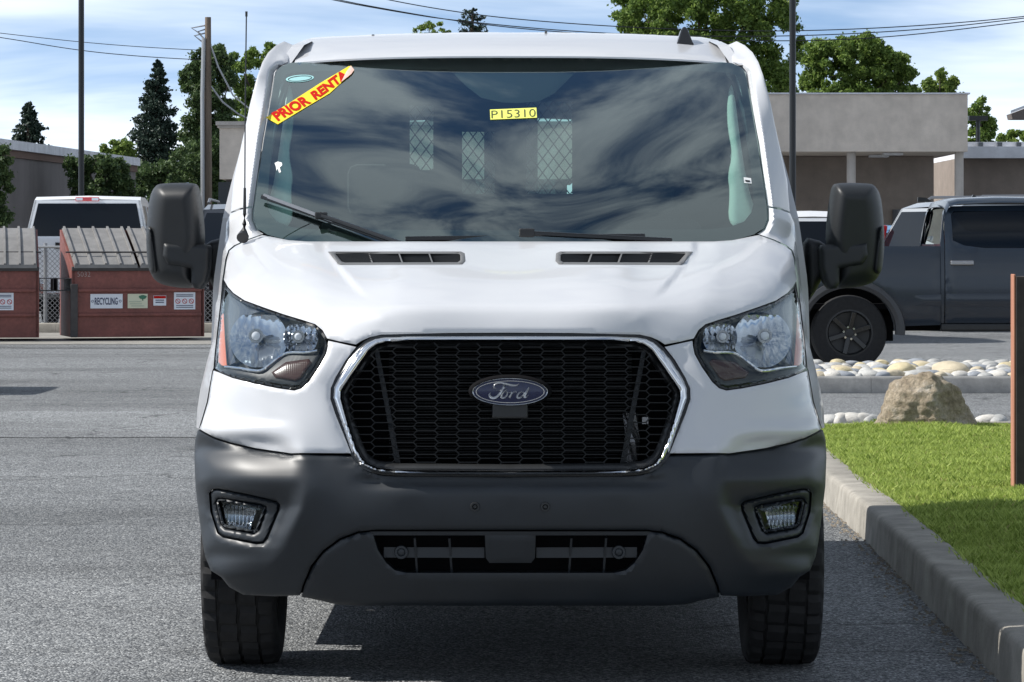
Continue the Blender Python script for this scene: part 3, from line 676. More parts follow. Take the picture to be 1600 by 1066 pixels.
# ---- rear doors with their windows
for s in (-1, 1):
    P = [(s * .02, .4), (s * .98, .4), (s * .985, 1.3), (s * .86, 1.93), (s * .76, 2.01), (s * .02, 2.05)]; Wn = [(s * .12, 1.25), (s * .80, 1.25), (s * .72, 1.88), (s * .12, 1.90)]
    fn = lambda V2: np.stack([VX + V2[:, 0], np.full(len(V2), 15.38), V2[:, 1]], 1)
    rd = panel('rear_door', P, fn, M['white'], van, holes=[np.array(Wn)], step=.12, rstep=.1, thick=.05, back=(0, -1, 0), toward=None)
    panel('rear_window', Wn, fn, M['sideglass'], rd, step=.2, thick=0, back=(0, -1, 0), toward=None, edge=0)
    MB().box((VX + s * .93, 15.40, 1.25), (.1, .04, .5)).build('tail_lamp', M['red'], van, bevel=.01)
# ---- underbody
MB().box((VX, 12.9, .415), (1.84, 4.9, .06)).box((VX, 10.3, .36), (1.0, .5, .1)).box((VX, 10.88, .33), (1.2, .25, .12)).build('underbody', M['matte_black'], van)
MB().tube([(VX + .4, 11.4, .30), (VX + .35, 13.0, .29), (VX + .4, 15.2, .30)], .04, 10).build('exhaust', M['steel'], van, True)
for x in (627, 712, 880, 950): 
    c = at(x, 925, 10.15); MB().box(c, (.045, .03, .012)).build('underbody_tab', M['steel'], van)
# ---- wheels
def wheel(cx, cy, r=.352, w=.235, side=-1):
    root = empty('wheel', (cx - VX, cy - 10.88, 0)); root.parent = van
    n = 110; h = w / 2
    prof = [(-h*.80, r*.62, 0), (-h*.96, r*.72, 0), (-h, r*.84, 0), (-h*.97, r*.93, 0), (-h*.90, r*.972, 1), (-h*.80, r*.99, 1), (-h*.58, r*.997, 1), (-h*.57, r*.972, 0), (-h*.51, r*.972, 0), (-h*.50, r*1.0, 2), (-h*.06, r, 2), (-h*.05, r*.972, 0), (h*.03, r*.972, 0), (h*.04, r, 2), (h*.46, r, 2), (h*.47, r*.972, 0), (h*.54, r*.972, 0), (h*.55, r*.997, 1), (h*.80, r*.99, 1), (h*.90, r*.972, 1), (h*.97, r*.93, 0), (h, r*.84, 0), (h*.96, r*.72, 0), (h*.80, r*.62, 0)]
    V = []
    for i, (x, rr, kd) in enumerate(prof):
        for k in range(n):
            t = 2 * math.pi * (k + (.35 * (x / h) * 1.2)) / n; q = rr
            if kd == 1 and k % 4 == 0: q -= .014
            if kd == 2 and k % 4 == 2: q -= .010
            xx = x + (.0025 * ((k // 2) % 2) if kd in (0, 2) and .96 < rr / r < 1.01 else 0)
            V.append((xx, q * math.cos(t), q * math.sin(t) + r - .004))
    Fs = [(i*n+k, i*n+(k+1) % n, (i+1)*n+(k+1) % n, (i+1)*n+k) for i in range(len(prof)-1) for k in range(n)]
    mesh_obj('tyre', V, Fs, M['rubber'], root, True, local=True, sharp=30)
    mb = MB(); o = side
    mb.lathe([(o*h*.80, r*.625), (o*h*.86, r*.60), (o*h*.55, r*.55), (o*h*.35, r*.40), (o*h*.45, r*.22), (o*h*.62, r*.18), (o*h*.62, .001)], (0, 0, r), 'x', 32).lathe([(-o*h*.8, r*.625), (-o*h*.6, r*.58), (o*h*.2, r*.55)], (0, 0, r), 'x', 32)
    mb.build('rim', M['steel'], root, True, local=True)
    return root
for s in (-1, 1):
    for cy in (10.88, 14.18): wheel(VX + s * .850 + .006, cy, side=s)
# ---- cab inside
MB().box((VX, 11.25, 1.02), (1.78, .55, .46), taper=(.97, .8)).build('dashboard', M['interior'], van, bevel=.05)
MB().box((VX, 12.2, .47), (1.8, 2.2, .04)).build('cab_floor', M['interior'], van)
MB().box((VX, 12.38, 1.90), (1.5, 1.0, .03)).build('headliner', M['interior'], van)
sw = MB(); pts = [(VX + .44 + .19 * math.cos(t), 11.62 + .06 * math.sin(t), 1.17 + .17 * math.sin(t)) for t in np.linspace(0, 2 * math.pi, 33)]
sw.tube(pts, .015, 8, False).bar((VX + .27, 11.62, 1.17), (VX + .61, 11.62, 1.17), .03, .02).box((VX + .44, 11.62, 1.15), (.14, .04, .11)); sw.build('steering_wheel', M['interior'], van, True)
for x in (-.46, .46):
    st = MB().box((VX + x, 12.1, .72), (.5, .5, .16)).build('seat', M['seat'], van, bevel=.05)
    MB().box((VX + x, 12.36, 1.1), (.48, .12, .66), Matrix.Rotation(R(-12), 3, 'X')).build('backrest', M['seat'], st, bevel=.05)
    MB().box((VX + x, 12.46, 1.53), (.27, .09, .19)).build('headrest', M['seat'], st, bevel=.035)
for s in (0, 1):   # pale trim up the inside of each windscreen pillar
    f = mir if s else (lambda P: np.array(P, float))
    panel('pillar_trim', f([(452, 126), (446, 150), (438, 220), (425, 300), (404, 352), (432, 360), (457, 350), (453, 300), (457, 275), (449, 240), (457, 200), (458, 160)]), gmap(.10), M['trim'], van, step=4, thick=.03, edge=.02, edge_px=10, smooth_outline=2)
MB().tube([at(1148, 232, 11.75), at(1144, 245, 11.72), at(1149, 258, 11.7)], .008, 8).build('grab_handle', M['trim'], van, True)
# bulkhead behind the seats with its diamond-pierced windows
yb = 12.9; bh = lambda px, py: ((px - 800) * yb / F, CH - (py - HZ) * yb / F)
wins = [((640, 165), (677, 266)), ((722, 206), (773, 303)), ((822, 158), (894, 303))]
out = [(VX - .97, .5), (VX + .97, .5), (VX + .97, 1.45), (VX + .86, 1.93), (VX + .74, 2.04), (VX - .74, 2.04), (VX - .86, 1.93), (VX - .97, 1.45)]
hol = [np.array([bh(a[0], a[1]), bh(b[0], a[1]), bh(b[0], b[1]), bh(a[0], b[1])]) for a, b in wins]
bk = panel('bulkhead', out, lambda V2: np.stack([V2[:, 0], np.full(len(V2), yb), V2[:, 1]], 1), M['interior'], van, holes=hol, step=.15, rstep=.12, thick=.01)
for a, b in wins:
    mb = MB(); (x0, z1), (x1, z0) = bh(*a), bh(*b); k = .0545 / .0415
    for sg in (1, -1):
        c0 = -3.0
        while c0 < 3.0:
            # line z = z0 + sg*k*(x-x0) + c0 clipped to the opening
            xa, xb = x0, x1; fz = lambda x: z0 + sg * k * (x - x0) + c0
            lo, hi = sorted((((z0 - z0 - c0) / (sg * k) + x0), ((z1 - z0 - c0) / (sg * k) + x0)))
            xa, xb = max(x0, lo), min(x1, hi)
            if xb - xa > .004: mb.bar((xa, yb, fz(xa)), (xb, yb, fz(xb)), .004, .0145, (0, 1, 0))
            c0 += .0545
    tag(mb.build('mesh_window', M['interior'], bk), kind='stuff')
# ---- wipers and aerial
def gpt(px, py, off): return Vector(gmap(off)(np.array([(px, py)], float))[0])
w1 = MB().bar(gpt(409, 307, -.03), gpt(610, 378, -.03), .014, .014); wp = w1.build('wiper', M['gloss_black'], van, bevel=.003)
MB().bar(gpt(412, 305, -.042), gpt(520, 345, -.042), .005, .010).build('wiper_spine', M['steel'], wp)
MB().bar(gpt(497, 335, -.05), gpt(625, 380, -.045), .020, .014).build('wiper_arm', M['gloss_black'], wp, bevel=.004)
MB().box(gpt(502, 337, -.045), (.04, .03, .022)).build('wiper_joint', M['black'], wp, bevel=.004)
w2 = MB().bar(gpt(633, 373.5, -.03), gpt(1008, 369, -.03), .014, .016); wp = w2.build('wiper', M['gloss_black'], van, bevel=.003)
MB().bar(gpt(812, 364, -.05), gpt(1050, 376, -.045), .020, .016).build('wiper_arm', M['gloss_black'], wp, bevel=.004)
MB().box(gpt(823, 364, -.045), (.05, .03, .028)).build('wiper_joint', M['black'], wp, bevel=.005)
b0 = at(381, 371, 11.0); mast = [at(381.5, 362, 11.02), at(382, 335, 11.02), at(382.5, 294, 11.03), at(383, 200, 11.06), at(384, 100, 11.1), at(385, 22, 11.14)]
an = MB().tube([at(379, 372, 11.0), at(380, 369, 11.01), at(381, 362, 11.02), at(382, 350, 11.02), at(382.2, 335, 11.02), at(382.5, 294, 11.03)], [.020, .019, .012, .008, .0055, .0042], 12).build('aerial', M['black'], van, True)
MB().tube(mast[2:], .0022, 6).build('aerial_rod', M['black'], an, True)
MB().tube([at(385, 26, 11.14), at(385, 18, 11.14)], .0040, 8).build('aerial_tip', M['black'], an, True)
# ---- door mirrors
def pillow(out, y0, bulge, rpx, s, tilt=(0, 0)):
    out = np.array(out, float)
    def g(V2):
        d = bdist(V2, [resample(out, 4)]); t = np.clip(d / rpx, 0, 1)
        return proj(V2[:, 0], V2[:, 1], y0 - bulge * np.sqrt(np.clip(1 - (1 - t) ** 2, 0, 1)) + (V2[:, 0] - out[:, 0].mean()) * tilt[0] + (V2[:, 1] - out[:, 1].mean()) * tilt[1])
    return g
MH = chaikin(np.array([(243, 290), (252, 286.5), (298, 285.5), (307, 289), (311, 310), (316, 350), (317, 382), (312, 400), (304, 420), (306, 445), (300, 451), (275, 449.5), (250, 444), (238, 434), (231, 415), (228, 380), (229.5, 345), (234, 305)], float), 2)
ARM = np.array([(256, 380), (300, 381.5), (324, 383), (328, 388), (327, 418), (322, 440), (314, 452), (304, 451), (299, 443), (298, 420), (262, 413), (254, 400)], float)
CAP = chaikin(np.array([(228.3, 356), (233, 352), (239, 356), (243, 378), (248, 410), (248, 424), (243, 429), (234, 428), (229.5, 405)], float), 2)
for s in (0, 1):
    f = (lambda P: 2 * 805.2 * np.array([1, 0]) + np.asarray(P, float) * np.array([-1, 1])) if s else (lambda P: np.asarray(P, float))
    sg = 1 if s else -1
    mr = panel('door_mirror', f(MH), pillow(f(MH), 11.36, .11, 26, s, (sg * .0006, .0003)), M['mirror_black'], van, step=4, thick=.09, edge=0, sharp=60)
    panel('mirror_face', f(shrink(MH, 5)), lambda V2: proj(V2[:, 0], V2[:, 1], 11.445), M['chrome'], mr, step=8, thick=.004, back=(0, -1, 0), toward=None)
    panel('mirror_cap', f(CAP), pillow(f(CAP), 11.335, .05, 10, s, (sg * .0006, .0003)), M['mirror_black'], mr, step=3, thick=.06, edge=0, sharp=60)
    panel('mirror_arm', f(ARM), pillow(f(ARM), 11.262, .012, 7, s), M['mirror_black'], mr, step=4, thick=.12, edge=0, sharp=60)
    panel('mirror_mount', f([(318, 384), (330, 376), (346, 372), (352, 380), (350, 440), (346, 470), (334, 452), (326, 436), (320, 425)]), pillow(f([(318, 384), (330, 376), (346, 372), (352, 380), (350, 440), (346, 470), (334, 452), (326, 436), (320, 425)]), 11.42, .03, 10, s), M['mirror_black'], mr, step=4, thick=.1, edge=0)
# ---- cards and stickers on the glass
def gtext(name, s, p0, p1, up, m, off, par, bold=0):
    p0, p1, up = (np.array(q, float) for q in (p0, p1, up))
    return lettering(name, s, lambda U: gmap(off)(p0 + U[:, :1] * (p1 - p0) + U[:, 1:] * up), m, par, bold)
bn = panel('price_banner', [(415, 184), (434, 194.3), (476, 169), (515, 146), (526, 136), (549.5, 115), (553, 109), (549, 103), (544, 104), (500, 130), (455, 159)], gmap(-.004), M['yellow'], ws, step=6, thick=.001, edge=0)
bn['label'] = 'yellow banner with red capital letters stuck slantwise to the glass'
gtext('banner_lettering', 'PRIOR', (434.5, 189.5), (487, 160.5), (-11.5, -12.5), M['red'], -.007, bn, .045)
gtext('banner_lettering', 'RENTA', (493, 156.5), (545.5, 119.5), (-9, -11.5), M['red'], -.007, bn, .045)
panel('curled_end', [(533, 128), (549, 115.5), (553.5, 109), (548, 102.5), (541, 112)], gmap(-.012), M['curl'] if 'curl' in M else M.setdefault('curl', mat('curled card back', (.75, .50, .42), .6)), bn, step=4, thick=.001)
nt_ = panel('stock_note', [(765.5, 171.3), (838, 168.3), (839, 184), (766.2, 187)], gmap(-.004), M['paleyellow'], ws, step=8, thick=.001, edge=0)
gtext('note_lettering', 'P15310', (768, 185), (837, 182.3), (-.4, -12.2), M['ink'], -.006, nt_, -.01)
sk = panel('oval_sticker', [(468.5 + 22 * math.cos(t), 122.7 + 5.6 * math.sin(t) - 1.6 * math.cos(t)) for t in np.linspace(0, 2 * math.pi, 28, endpoint=False)], gmap(-.003), M['teal'], ws, step=6, thick=.001, edge=0)
panel('sticker_ring', [(468.5 + 19 * math.cos(t), 122.7 + 4.3 * math.sin(t) - 1.5 * math.cos(t)) for t in np.linspace(0, 2 * math.pi, 28, endpoint=False)], gmap(-.005), M['frit'], sk, holes=[[(468.5 + 17.8 * math.cos(t), 122.7 + 3.5 * math.sin(t) - 1.5 * math.cos(t)) for t in np.linspace(0, 2 * math.pi, 28, endpoint=False)]], step=6, thick=0, edge=0)
panel('data_label', [(1162, 277), (1173.5, 278.5), (1174.5, 287), (1163, 286)], gmap(-.003), M['paper'], ws, step=6, thick=.001, edge=0)
panel('data_lettering', [(1164, 281), (1172, 282), (1172, 284.5), (1165, 284)], gmap(-.005), M['frit'], ws, step=6, thick=0, edge=0)
panel('bird_dropping', [(429, 255), (434, 252.5), (440, 254), (441, 258), (437, 262), (439, 269), (436, 270), (434, 263), (432, 267), (431, 260)], gmap(-.003), M['paper'], ws, step=3, thick=.001, edge=0)
# ================================================================ GROUND
def nodes(name):
    m = bpy.data.materials.new(name); m.use_nodes = True; t = m.node_tree; b = t.nodes['Principled BSDF']
    co = t.nodes.new('ShaderNodeTexCoord')
    class X: pass
    x = X(); x.m = m; x.t = t; x.b = b; x.co = co.outputs['Object']; x.l = t.links.new
    def new(ty, **k):
        n = t.nodes.new(ty)
        for a, v_ in k.items():
            if a.startswith('i_'): n.inputs[int(a[2:])].default_value = v_
            else: setattr(n, a, v_)
        return n
    x.new = new
    def mapping(sc):
        n = new('ShaderNodeMapping'); n.inputs['Scale'].default_value = sc; x.l(x.co, n.inputs[0]); return n.outputs[0]
    x.mapping = mapping
    def noise(sc, det=4, rg=.55, vec=None, dist=0):
        n = new('ShaderNodeTexNoise'); n.inputs['Scale'].default_value = sc; n.inputs['Detail'].default_value = det; n.inputs['Roughness'].default_value = rg; n.inputs['Distortion'].default_value = dist
        x.l(vec or x.co, n.inputs['Vector']); return n.outputs[0]
    x.noise = noise
    def rng_(v, a, b_, c, d):
        n = new('ShaderNodeMapRange'); x.l(v, n.inputs[0])
        for i, q in enumerate((a, b_, c, d)): n.inputs[1 + i].default_value = q
        return n.outputs[0]
    x.rng = rng_
    def mul(a, b_, op='MULTIPLY'):
        n = new('ShaderNodeMath', operation=op)
        for i, q in enumerate((a, b_)):
            if isinstance(q, (int, float)): n.inputs[i].default_value = q
            else: x.l(q, n.inputs[i])
        return n.outputs[0]
    x.mul = mul
    def ramp(v, stops):
        n = new('ShaderNodeValToRGB'); x.l(v, n.inputs[0]); e = n.color_ramp.elements
        while len(e) < len(stops): e.new(.5)
        for q, (p, c) in zip(e, stops): q.position = p; q.color = (*c, 1)
        return n.outputs[0]
    x.ramp = ramp
    def tint(c, v):
        n = new('ShaderNodeMix', data_type='RGBA', blend_type='MULTIPLY'); n.inputs[0].default_value = 1; x.l(c, n.inputs[6]); x.l(v, n.inputs[7]); return n.outputs[2]
    x.tint = tint
    def bump(h, st, di):
        n = new('ShaderNodeBump'); n.inputs['Strength'].default_value = st; n.inputs['Distance'].default_value = di; x.l(h, n.inputs['Height']); x.l(n.outputs[0], b.inputs['Normal'])
    x.bump = bump
    return x
def asphalt(gain=1.05, name='worn asphalt'):
    x = nodes(name); vo = x.new('ShaderNodeTexVoronoi'); vo.inputs['Scale'].default_value = 125; x.l(x.co, vo.inputs['Vector'])
    sp = x.new('ShaderNodeSeparateColor'); x.l(vo.outputs['Color'], sp.inputs[0])
    # pale stones set in darker binder
    stone = x.ramp(sp.outputs[0], [(p_, tuple(q * gain for q in c_)) for p_, c_ in [(0, (.033, .037, .042)), (.30, (.086, .092, .099)), (.62, (.172, .18, .186)), (.9, (.325, .335, .335)), (1, (.46, .47, .47))]])
    big = x.rng(x.noise(.35, 6, .6, x.mapping((.35, 1, 1)), .8), .3, .7, .66, 1.28)
    mid = x.rng(x.noise(6, 5, .65), .25, .75, .82, 1.16)
    fine = x.rng(x.noise(70, 3, .6), .2, .8, .72, 1.28)
    c = x.tint(x.tint(x.tint(stone, big), mid), fine)
    # hairline cracks
    vc = x.new('ShaderNodeTexVoronoi', feature='DISTANCE_TO_EDGE'); vc.inputs['Scale'].default_value = .42
    wn = x.new('ShaderNodeTexNoise'); wn.inputs['Scale'].default_value = 1.6; wn.inputs['Detail'].default_value = 7; x.l(x.co, wn.inputs['Vector'])
    ad = x.new('ShaderNodeMix', data_type='RGBA', blend_type='ADD'); ad.inputs[0].default_value = .9; x.l(x.co, ad.inputs[6]); x.l(wn.outputs[1], ad.inputs[7]); x.l(ad.outputs[2], vc.inputs['Vector'])
    gate = x.rng(x.noise(.5, 3, .5), .50, .56, 0, 1)
    cr = x.rng(vc.outputs['Distance'], 0, .012, 0, 1); crk = x.mul(1.0, x.mul(x.mul(1.0, cr, 'SUBTRACT'), gate), 'SUBTRACT')
    c = x.tint(c, x.rng(crk, 0, 1, .35, 1))
    # oil drips
    oil = x.rng(x.noise(1.1, 4, .6), .62, .74, 1, .55); c = x.tint(c, oil)
    x.l(c, x.b.inputs['Base Color']); x.b.inputs['Roughness'].default_value = .82; x.b.inputs['Specular IOR Level'].default_value = .35
    h = x.mul(x.mul(vo.outputs['Distance'], -1.0), x.mul(x.noise(40, 3), .6), 'ADD'); x.bump(h, .7, .012)
    return x.m
def concrete(name, c0, c1, stain=.8):
    x = nodes(name); c = x.ramp(x.noise(9, 8, .65), [(.25, c0), (.75, c1)])
    c = x.tint(c, x.rng(x.noise(2.2, 5, .6, None, .8), .35, .7, stain, 1.08)); c = x.tint(c, x.rng(x.noise(160, 3, .6), .2, .8, .8, 1.15))
    x.l(c, x.b.inputs['Base Color']); x.b.inputs['Roughness'].default_value = .9; x.bump(x.mul(x.noise(120, 5, .65), x.mul(x.noise(14, 4), .12), 'ADD'), .5, .004)
    return x.m
M['asphalt'] = asphalt()
M['kerb'] = concrete('kerb concrete', (.25, .235, .20), (.42, .39, .34), .62)
M['kerb_grey'] = concrete('grey kerb concrete', (.20, .20, .20), (.32, .32, .31), .7)
g = mesh_obj('ground', [(-400, -150, 0), (400, -150, 0), (400, 1500, 0), (-400, 1500, 0)], [(0, 1, 2, 3)], M['asphalt'], None, False); tag(g, kind='structure')
def patch(name, x0, x1, y0, y1, m, z=.004):
    n = 26; e = lambda: rng.normal(0, .05); V = [(x0 + (x1 - x0) * i / n, y0 + e(), z) for i in range(n + 1)] + [(x1 - (x1 - x0) * i / n, y1 + e() * 2, z) for i in range(n + 1)]
    tag(mesh_obj(name, V, [tuple(range(len(V)))], m, None, False), kind='structure')
patch('asphalt_patch', -8.0, -1.2, 23.6, 27.2, asphalt(1.3, 'pale asphalt patch'))
patch('asphalt_seam', -8.0, 1.0, 43.9, 44.25, asphalt(.75, 'dark drain strip'), .005)
# ---- kerb beside the van
def kerbline(name, pts, prof, joints, m):
    """a kerb swept along a line, cut into stones at the joints; prof = (across, height)"""
    root = tag(bpy.data.objects.new(name, None), kind='structure'); COL.objects.link(root)
    P = np.array(pts, float); L_ = np.r_[0, np.cumsum(np.linalg.norm(np.diff(P, axis=0), axis=1))]
    for a, b in zip(joints[:-1], joints[1:]):
        n = max(3, int((b - a) / .12)); V = []; m_ = len(prof)
        for i, s in enumerate(np.linspace(a + .0015, b - .0015, n)):
            p = np.array([np.interp(s, L_, P[:, 0]), np.interp(s, L_, P[:, 1])]); q = np.array([np.interp(s + .02, L_, P[:, 0]), np.interp(s + .02, L_, P[:, 1])])
            if np.allclose(p, q): q = p + (P[-1] - P[-2])
            t = (q - p) / np.linalg.norm(q - p); nn = np.array([t[1], -t[0]])
            jit = .002 * math.sin(s * 1.7)
            for k, (w, h) in enumerate(prof):
                e = 0
                V.append((*(p + nn * (w + jit * (h > .02))), h + e * .5))
        Fs = [(i*m_+k, i*m_+k+1, (i+1)*m_+k+1, (i+1)*m_+k) for i in range(n-1) for k in range(m_-1)] + [tuple(range(m_)), tuple((n-1)*m_+k for k in range(m_))]
        o = mesh_obj('kerb_stone', V, Fs, m, root, True, sharp=50)
        bm = bmesh.new(); bm.from_mesh(o.data); bmesh.ops.recalc_face_normals(bm, faces=bm.faces); bm.to_mesh(o.data); bm.free()
    return root
kp = [(1.395, 5.0), (1.47, 9.0), (1.50, 10.6), (1.598, 15.4), (1.612, 17.4), (1.655, 19.4), (1.70, 21.3), (1.80, 22.0), (2.1, 22.45), (2.7, 22.65), (6.5, 22.9)]
prof = [(-.012, -.02), (-.001, .13), (.003, .147), (.012, .156), (.028, .159), (.145, .161), (.156, .157), (.16, .14), (.16, -.02)]
kerbline('kerb', kp, prof, [0, 2.9, 6.15, 8.2, 10.45, 12.4, 14.5, 16.6, 18.6, 20.6, 22.5], M['kerb'])
# dirt and litter gathered in the gutter
x = nodes('gutter grit'); c = x.ramp(x.noise(60, 5, .7), [(.3, (.07, .06, .05)), (.6, (.20, .17, .13)), (.8, (.34, .29, .21))]); x.l(c, x.b.inputs['Base Color']); x.b.inputs['Roughness'].default_value = 1
V = []
for k in range(420):
    s = rng.uniform(8.5, 21); xx = np.interp(s, [q[1] for q in kp[:6]], [q[0] for q in kp[:6]]) - .012 - abs(rng.normal(0, .05)); r = rng.uniform(.004, .012)
    V.append([(xx - r, s - r, .004), (xx + r, s - r * .6, .005), (xx + r * .7, s + r, .006), (xx - r * .4, s + r * .8, .013)])
V = np.array(V).reshape(-1, 3); idx = np.concatenate([[(4*i, 4*i+1, 4*i+3), (4*i+1, 4*i+2, 4*i+3), (4*i+2, 4*i, 4*i+3)] for i in range(420)])
tag(big_mesh('gutter_grit', V, idx, 3, x.m), 'dry grit and leaf crumbs along the kerb foot', 'grit', kind='stuff')
# ---- lawn
def lawn_z(x_, y_): return   .148 + .012 * sst(x_, 1.75, 2.6) + .006 * np.sin(x_ * 2.1 + y_ * .7) * sst(x_, 1.8, 2.2)
def kin(y_): return np.interp(y_, [q[1] for q in kp[:8]], [q[0] for q in kp[:8]]) + .155
x = nodes('lawn soil'); c = x.ramp(x.noise(30, 5, .7), [(.3, (.035, .055, .012)), (.7, (.09, .12, .03))]); x.l(c, x.b.inputs['Base Color']); x.b.inputs['Roughness'].default_value = 1
ys_ = np.linspace(5.2, 22.3, 90); us = np.linspace(0, 1, 30); V = []
for y_ in ys_:
    a = float(kin(y_)) if y_ < 22 else 2.0
    for q in us: xx = a + (6.5 - a) * q; V.append((xx, y_, float(lawn_z(np.array(xx), y_)) - .012))
Fs = [(i*30+k, i*30+k+1, (i+1)*30+k+1, (i+1)*30+k) for i in range(89) for k in range(29)]
tag(mesh_obj('lawn', V, Fs, x.m, None, True), kind='structure')
def blades(n, xr, yr, hmin, hmax, wd, name, label):
    x_ = rng.uniform(*xr, n); y_ = rng.uniform(*yr, n); k = x_ > kin(y_) - .01 + rng.normal(0, .012, n); k &= ~((y_ > 21.9) & (x_ < 1.9)); x_ = x_[k]; y_ = y_[k]; n = len(x_)
    z = lawn_z(x_, y_) - .012; dens = .75 + .35 * np.sin(x_ * 6 + np.sin(y_ * 4) * 2) * np.sin(y_ * 5.3)
    h = rng.uniform(hmin, hmax, n) * dens; an = rng.uniform(0, 2 * np.pi, n); ln = rng.uniform(.1, .9, n) * h; la = rng.uniform(0, 2 * np.pi, n)
    w = wd * rng.uniform(.6, 1.3, n); dx, dy = np.cos(an) * w / 2, np.sin(an) * w / 2; lx, ly = np.cos(la) * ln, np.sin(la) * ln
    V = np.stack([np.stack([x_ - dx, y_ - dy, z], 1), np.stack([x_ + dx, y_ + dy, z], 1), np.stack([x_ + dx * .8 + lx * .35, y_ + dy * .8 + ly * .35, z + h * .6], 1), np.stack([x_ + lx, y_ + ly, z + h], 1)], 1).reshape(-1, 3)
    b = np.arange(n) * 4; idx = np.stack([b, b + 1, b + 2, b, b + 2, b + 3], 1)
    return tag(big_mesh(name, V, idx, 3, M['grass']), label, 'grass', kind='stuff')
M['grass'] = leafmat('grass blade', (.17, .25, .035), (.52, .62, .17), .5)
M_g = M['grass']; M['grass'] = leafmat('dry blade', (.30, .26, .10), (.50, .44, .20), .3)
blades(16000, (1.6, 4.2), (8.6, 22.3), .02, .055, .005, 'dry_grass', 'straw coloured dead blades scattered through the lawn')
M['grass'] = M_g
blades(330000, (1.6, 4.2), (8.6, 22.3), .03, .062, .0055, 'grass', 'short mown green lawn grass beside the kerb')
blades(110000, (4.2, 6.5), (8.6, 22.3), .03, .062, .007, 'grass', 'short mown green lawn grass beyond the timber board')
# ---- boulder on the lawn
def rock(name, c, r, seed, m, rough=.22, cuts=7, sub=4, flat=.6):
    bm = bmesh.new(); bmesh.ops.create_icosphere(bm, subdivisions=sub, radius=1); rg_ = np.random.default_rng(seed)
    P = np.array([v_.co for v_ in bm.verts]); 
    for _ in range(cuts):
        n = rg_.normal(size=3); n /= np.linalg.norm(n); n[2] = abs(n[2]) * .8; d = rg_.uniform(.62, .86); k = P @ n - d; P -= np.where(k > 0, k, 0)[:, None] * n * .92
    ph = rg_.uniform(0, 6, (6, 3)); fr_ = rg_.uniform(2, 9, (6, 3)); dsp = sum(np.sin(P @ fr_[i] + ph[i, 0]) / (1 + i * .8) for i in range(6)); P += P * (dsp * rough * .12)[:, None]
    P *= np.array(r); P[:, 2] = np.maximum(P[:, 2], -r[2] * flat)
    for v_, p in zip(bm.verts, P): v_.co = p
    me = bpy.data.meshes.new(name); bm.to_mesh(me); bm.free(); me.materials.append(m); me.polygons.foreach_set('use_smooth', [True] * len(me.polygons)); me.set_sharp_from_angle(angle=R(38))
    o = bpy.data.objects.new(name, me); COL.objects.link(o); o.location = c; return o
x = nodes('boulder stone'); c = x.ramp(x.noise(7, 10, .72), [(.30, (.16, .13, .10)), (.44, (.42, .34, .24)), (.56, (.56, .47, .35)), (.70, (.66, .61, .54))]); c = x.tint(c, x.rng(x.noise(45, 6, .7), .3, .7, .65, 1.25)); x.l(c, x.b.inputs['Base Color']); x.b.inputs['Roughness'].default_value = .95
x.bump(x.mul(x.noise(9, 10, .72), x.noise(38, 6, .7), 'ADD'), 1.0, .055); M['boulder'] = x.m
by = 22.0; bl = at(1449, 668, by)
def boulder():
    out = [(1366, 668), (1378, 650), (1392, 625), (1404, 600), (1420, 588), (1440, 583), (1458, 585), (1478, 596), (1494, 608), (1510, 628), (1524, 648), (1530, 668)]
    bm = bmesh.new(); bmesh.ops.create_icosphere(bm, subdivisions=5, radius=1); k = by / F
    ox = [(p[0] - 1449) * k for p in out]; oz = [(668 - p[1]) * k for p in out]; H = max(oz)
    P = np.array([v_.co for v_ in bm.verts]); t = np.clip(P[:, 2] * .5 + .5, 0, 1)
    zl = t * H
    xl = np.interp(zl, oz[:6], ox[:6]); xr_ = np.interp(zl, oz[5:][::-1], ox[5:][::-1])
    rad = np.hypot(P[:, 0], P[:, 1]) + 1e-6; rr = np.sqrt(np.clip(1 - P[:, 2] ** 2, 0, 1)) + 1e-6
    ux = P[:, 0] / rr; uy = P[:, 1] / rr
    Q = np.stack([np.where(ux < 0, -ux * xl, ux * xr_), uy * (.10 + .26 * (1 - t) ** .7), zl], 1); Q[t > .999, 0] = (xl + xr_)[t > .999] / 2
    r_ = np.random.default_rng(5)
    for _ in range(6):
        n = r_.normal(size=3); n[1] = -abs(n[1]); n[2] = abs(n[2]) * .4; n /= np.linalg.norm(n); c0 = np.array([0, 0, H * .4]); n[0] *= .4; n /= np.linalg.norm(n); d = r_.uniform(.20, .28); kk = (Q - c0) @ n - d; Q -= np.where(kk > 0, kk, 0)[:, None] * n * .8
    # the broken face that turns away from the sun
    Q *= np.array([1.12, 1, 1.06]); n = np.array([.55, -.80, .22]); n /= np.linalg.norm(n); kk = (Q - np.array([.16, -.12, H * .45])) @ n - .0; Q -= np.where(kk > 0, kk, 0)[:, None] * n * .85
    for i in range(8):
        f_ = r_.normal(size=3) * (9 + 7 * i); Q += (P * (np.sin(Q @ f_ + i) * .012 / (1 + .4 * i))[:, None])
    for v_, p in zip(bm.verts, Q): v_.co = p
    me = bpy.data.meshes.new('boulder'); bm.to_mesh(me); bm.free(); me.materials.append(M['boulder']); me.polygons.foreach_set('use_smooth', [True] * len(me.polygons)); me.set_sharp_from_angle(angle=R(32))
    o = bpy.data.objects.new('boulder', me); COL.objects.link(o); o.location = (bl[0], by, bl[2] - .03); return o
tag(boulder(), 'rough brown boulder at the end of the lawn', 'boulder')
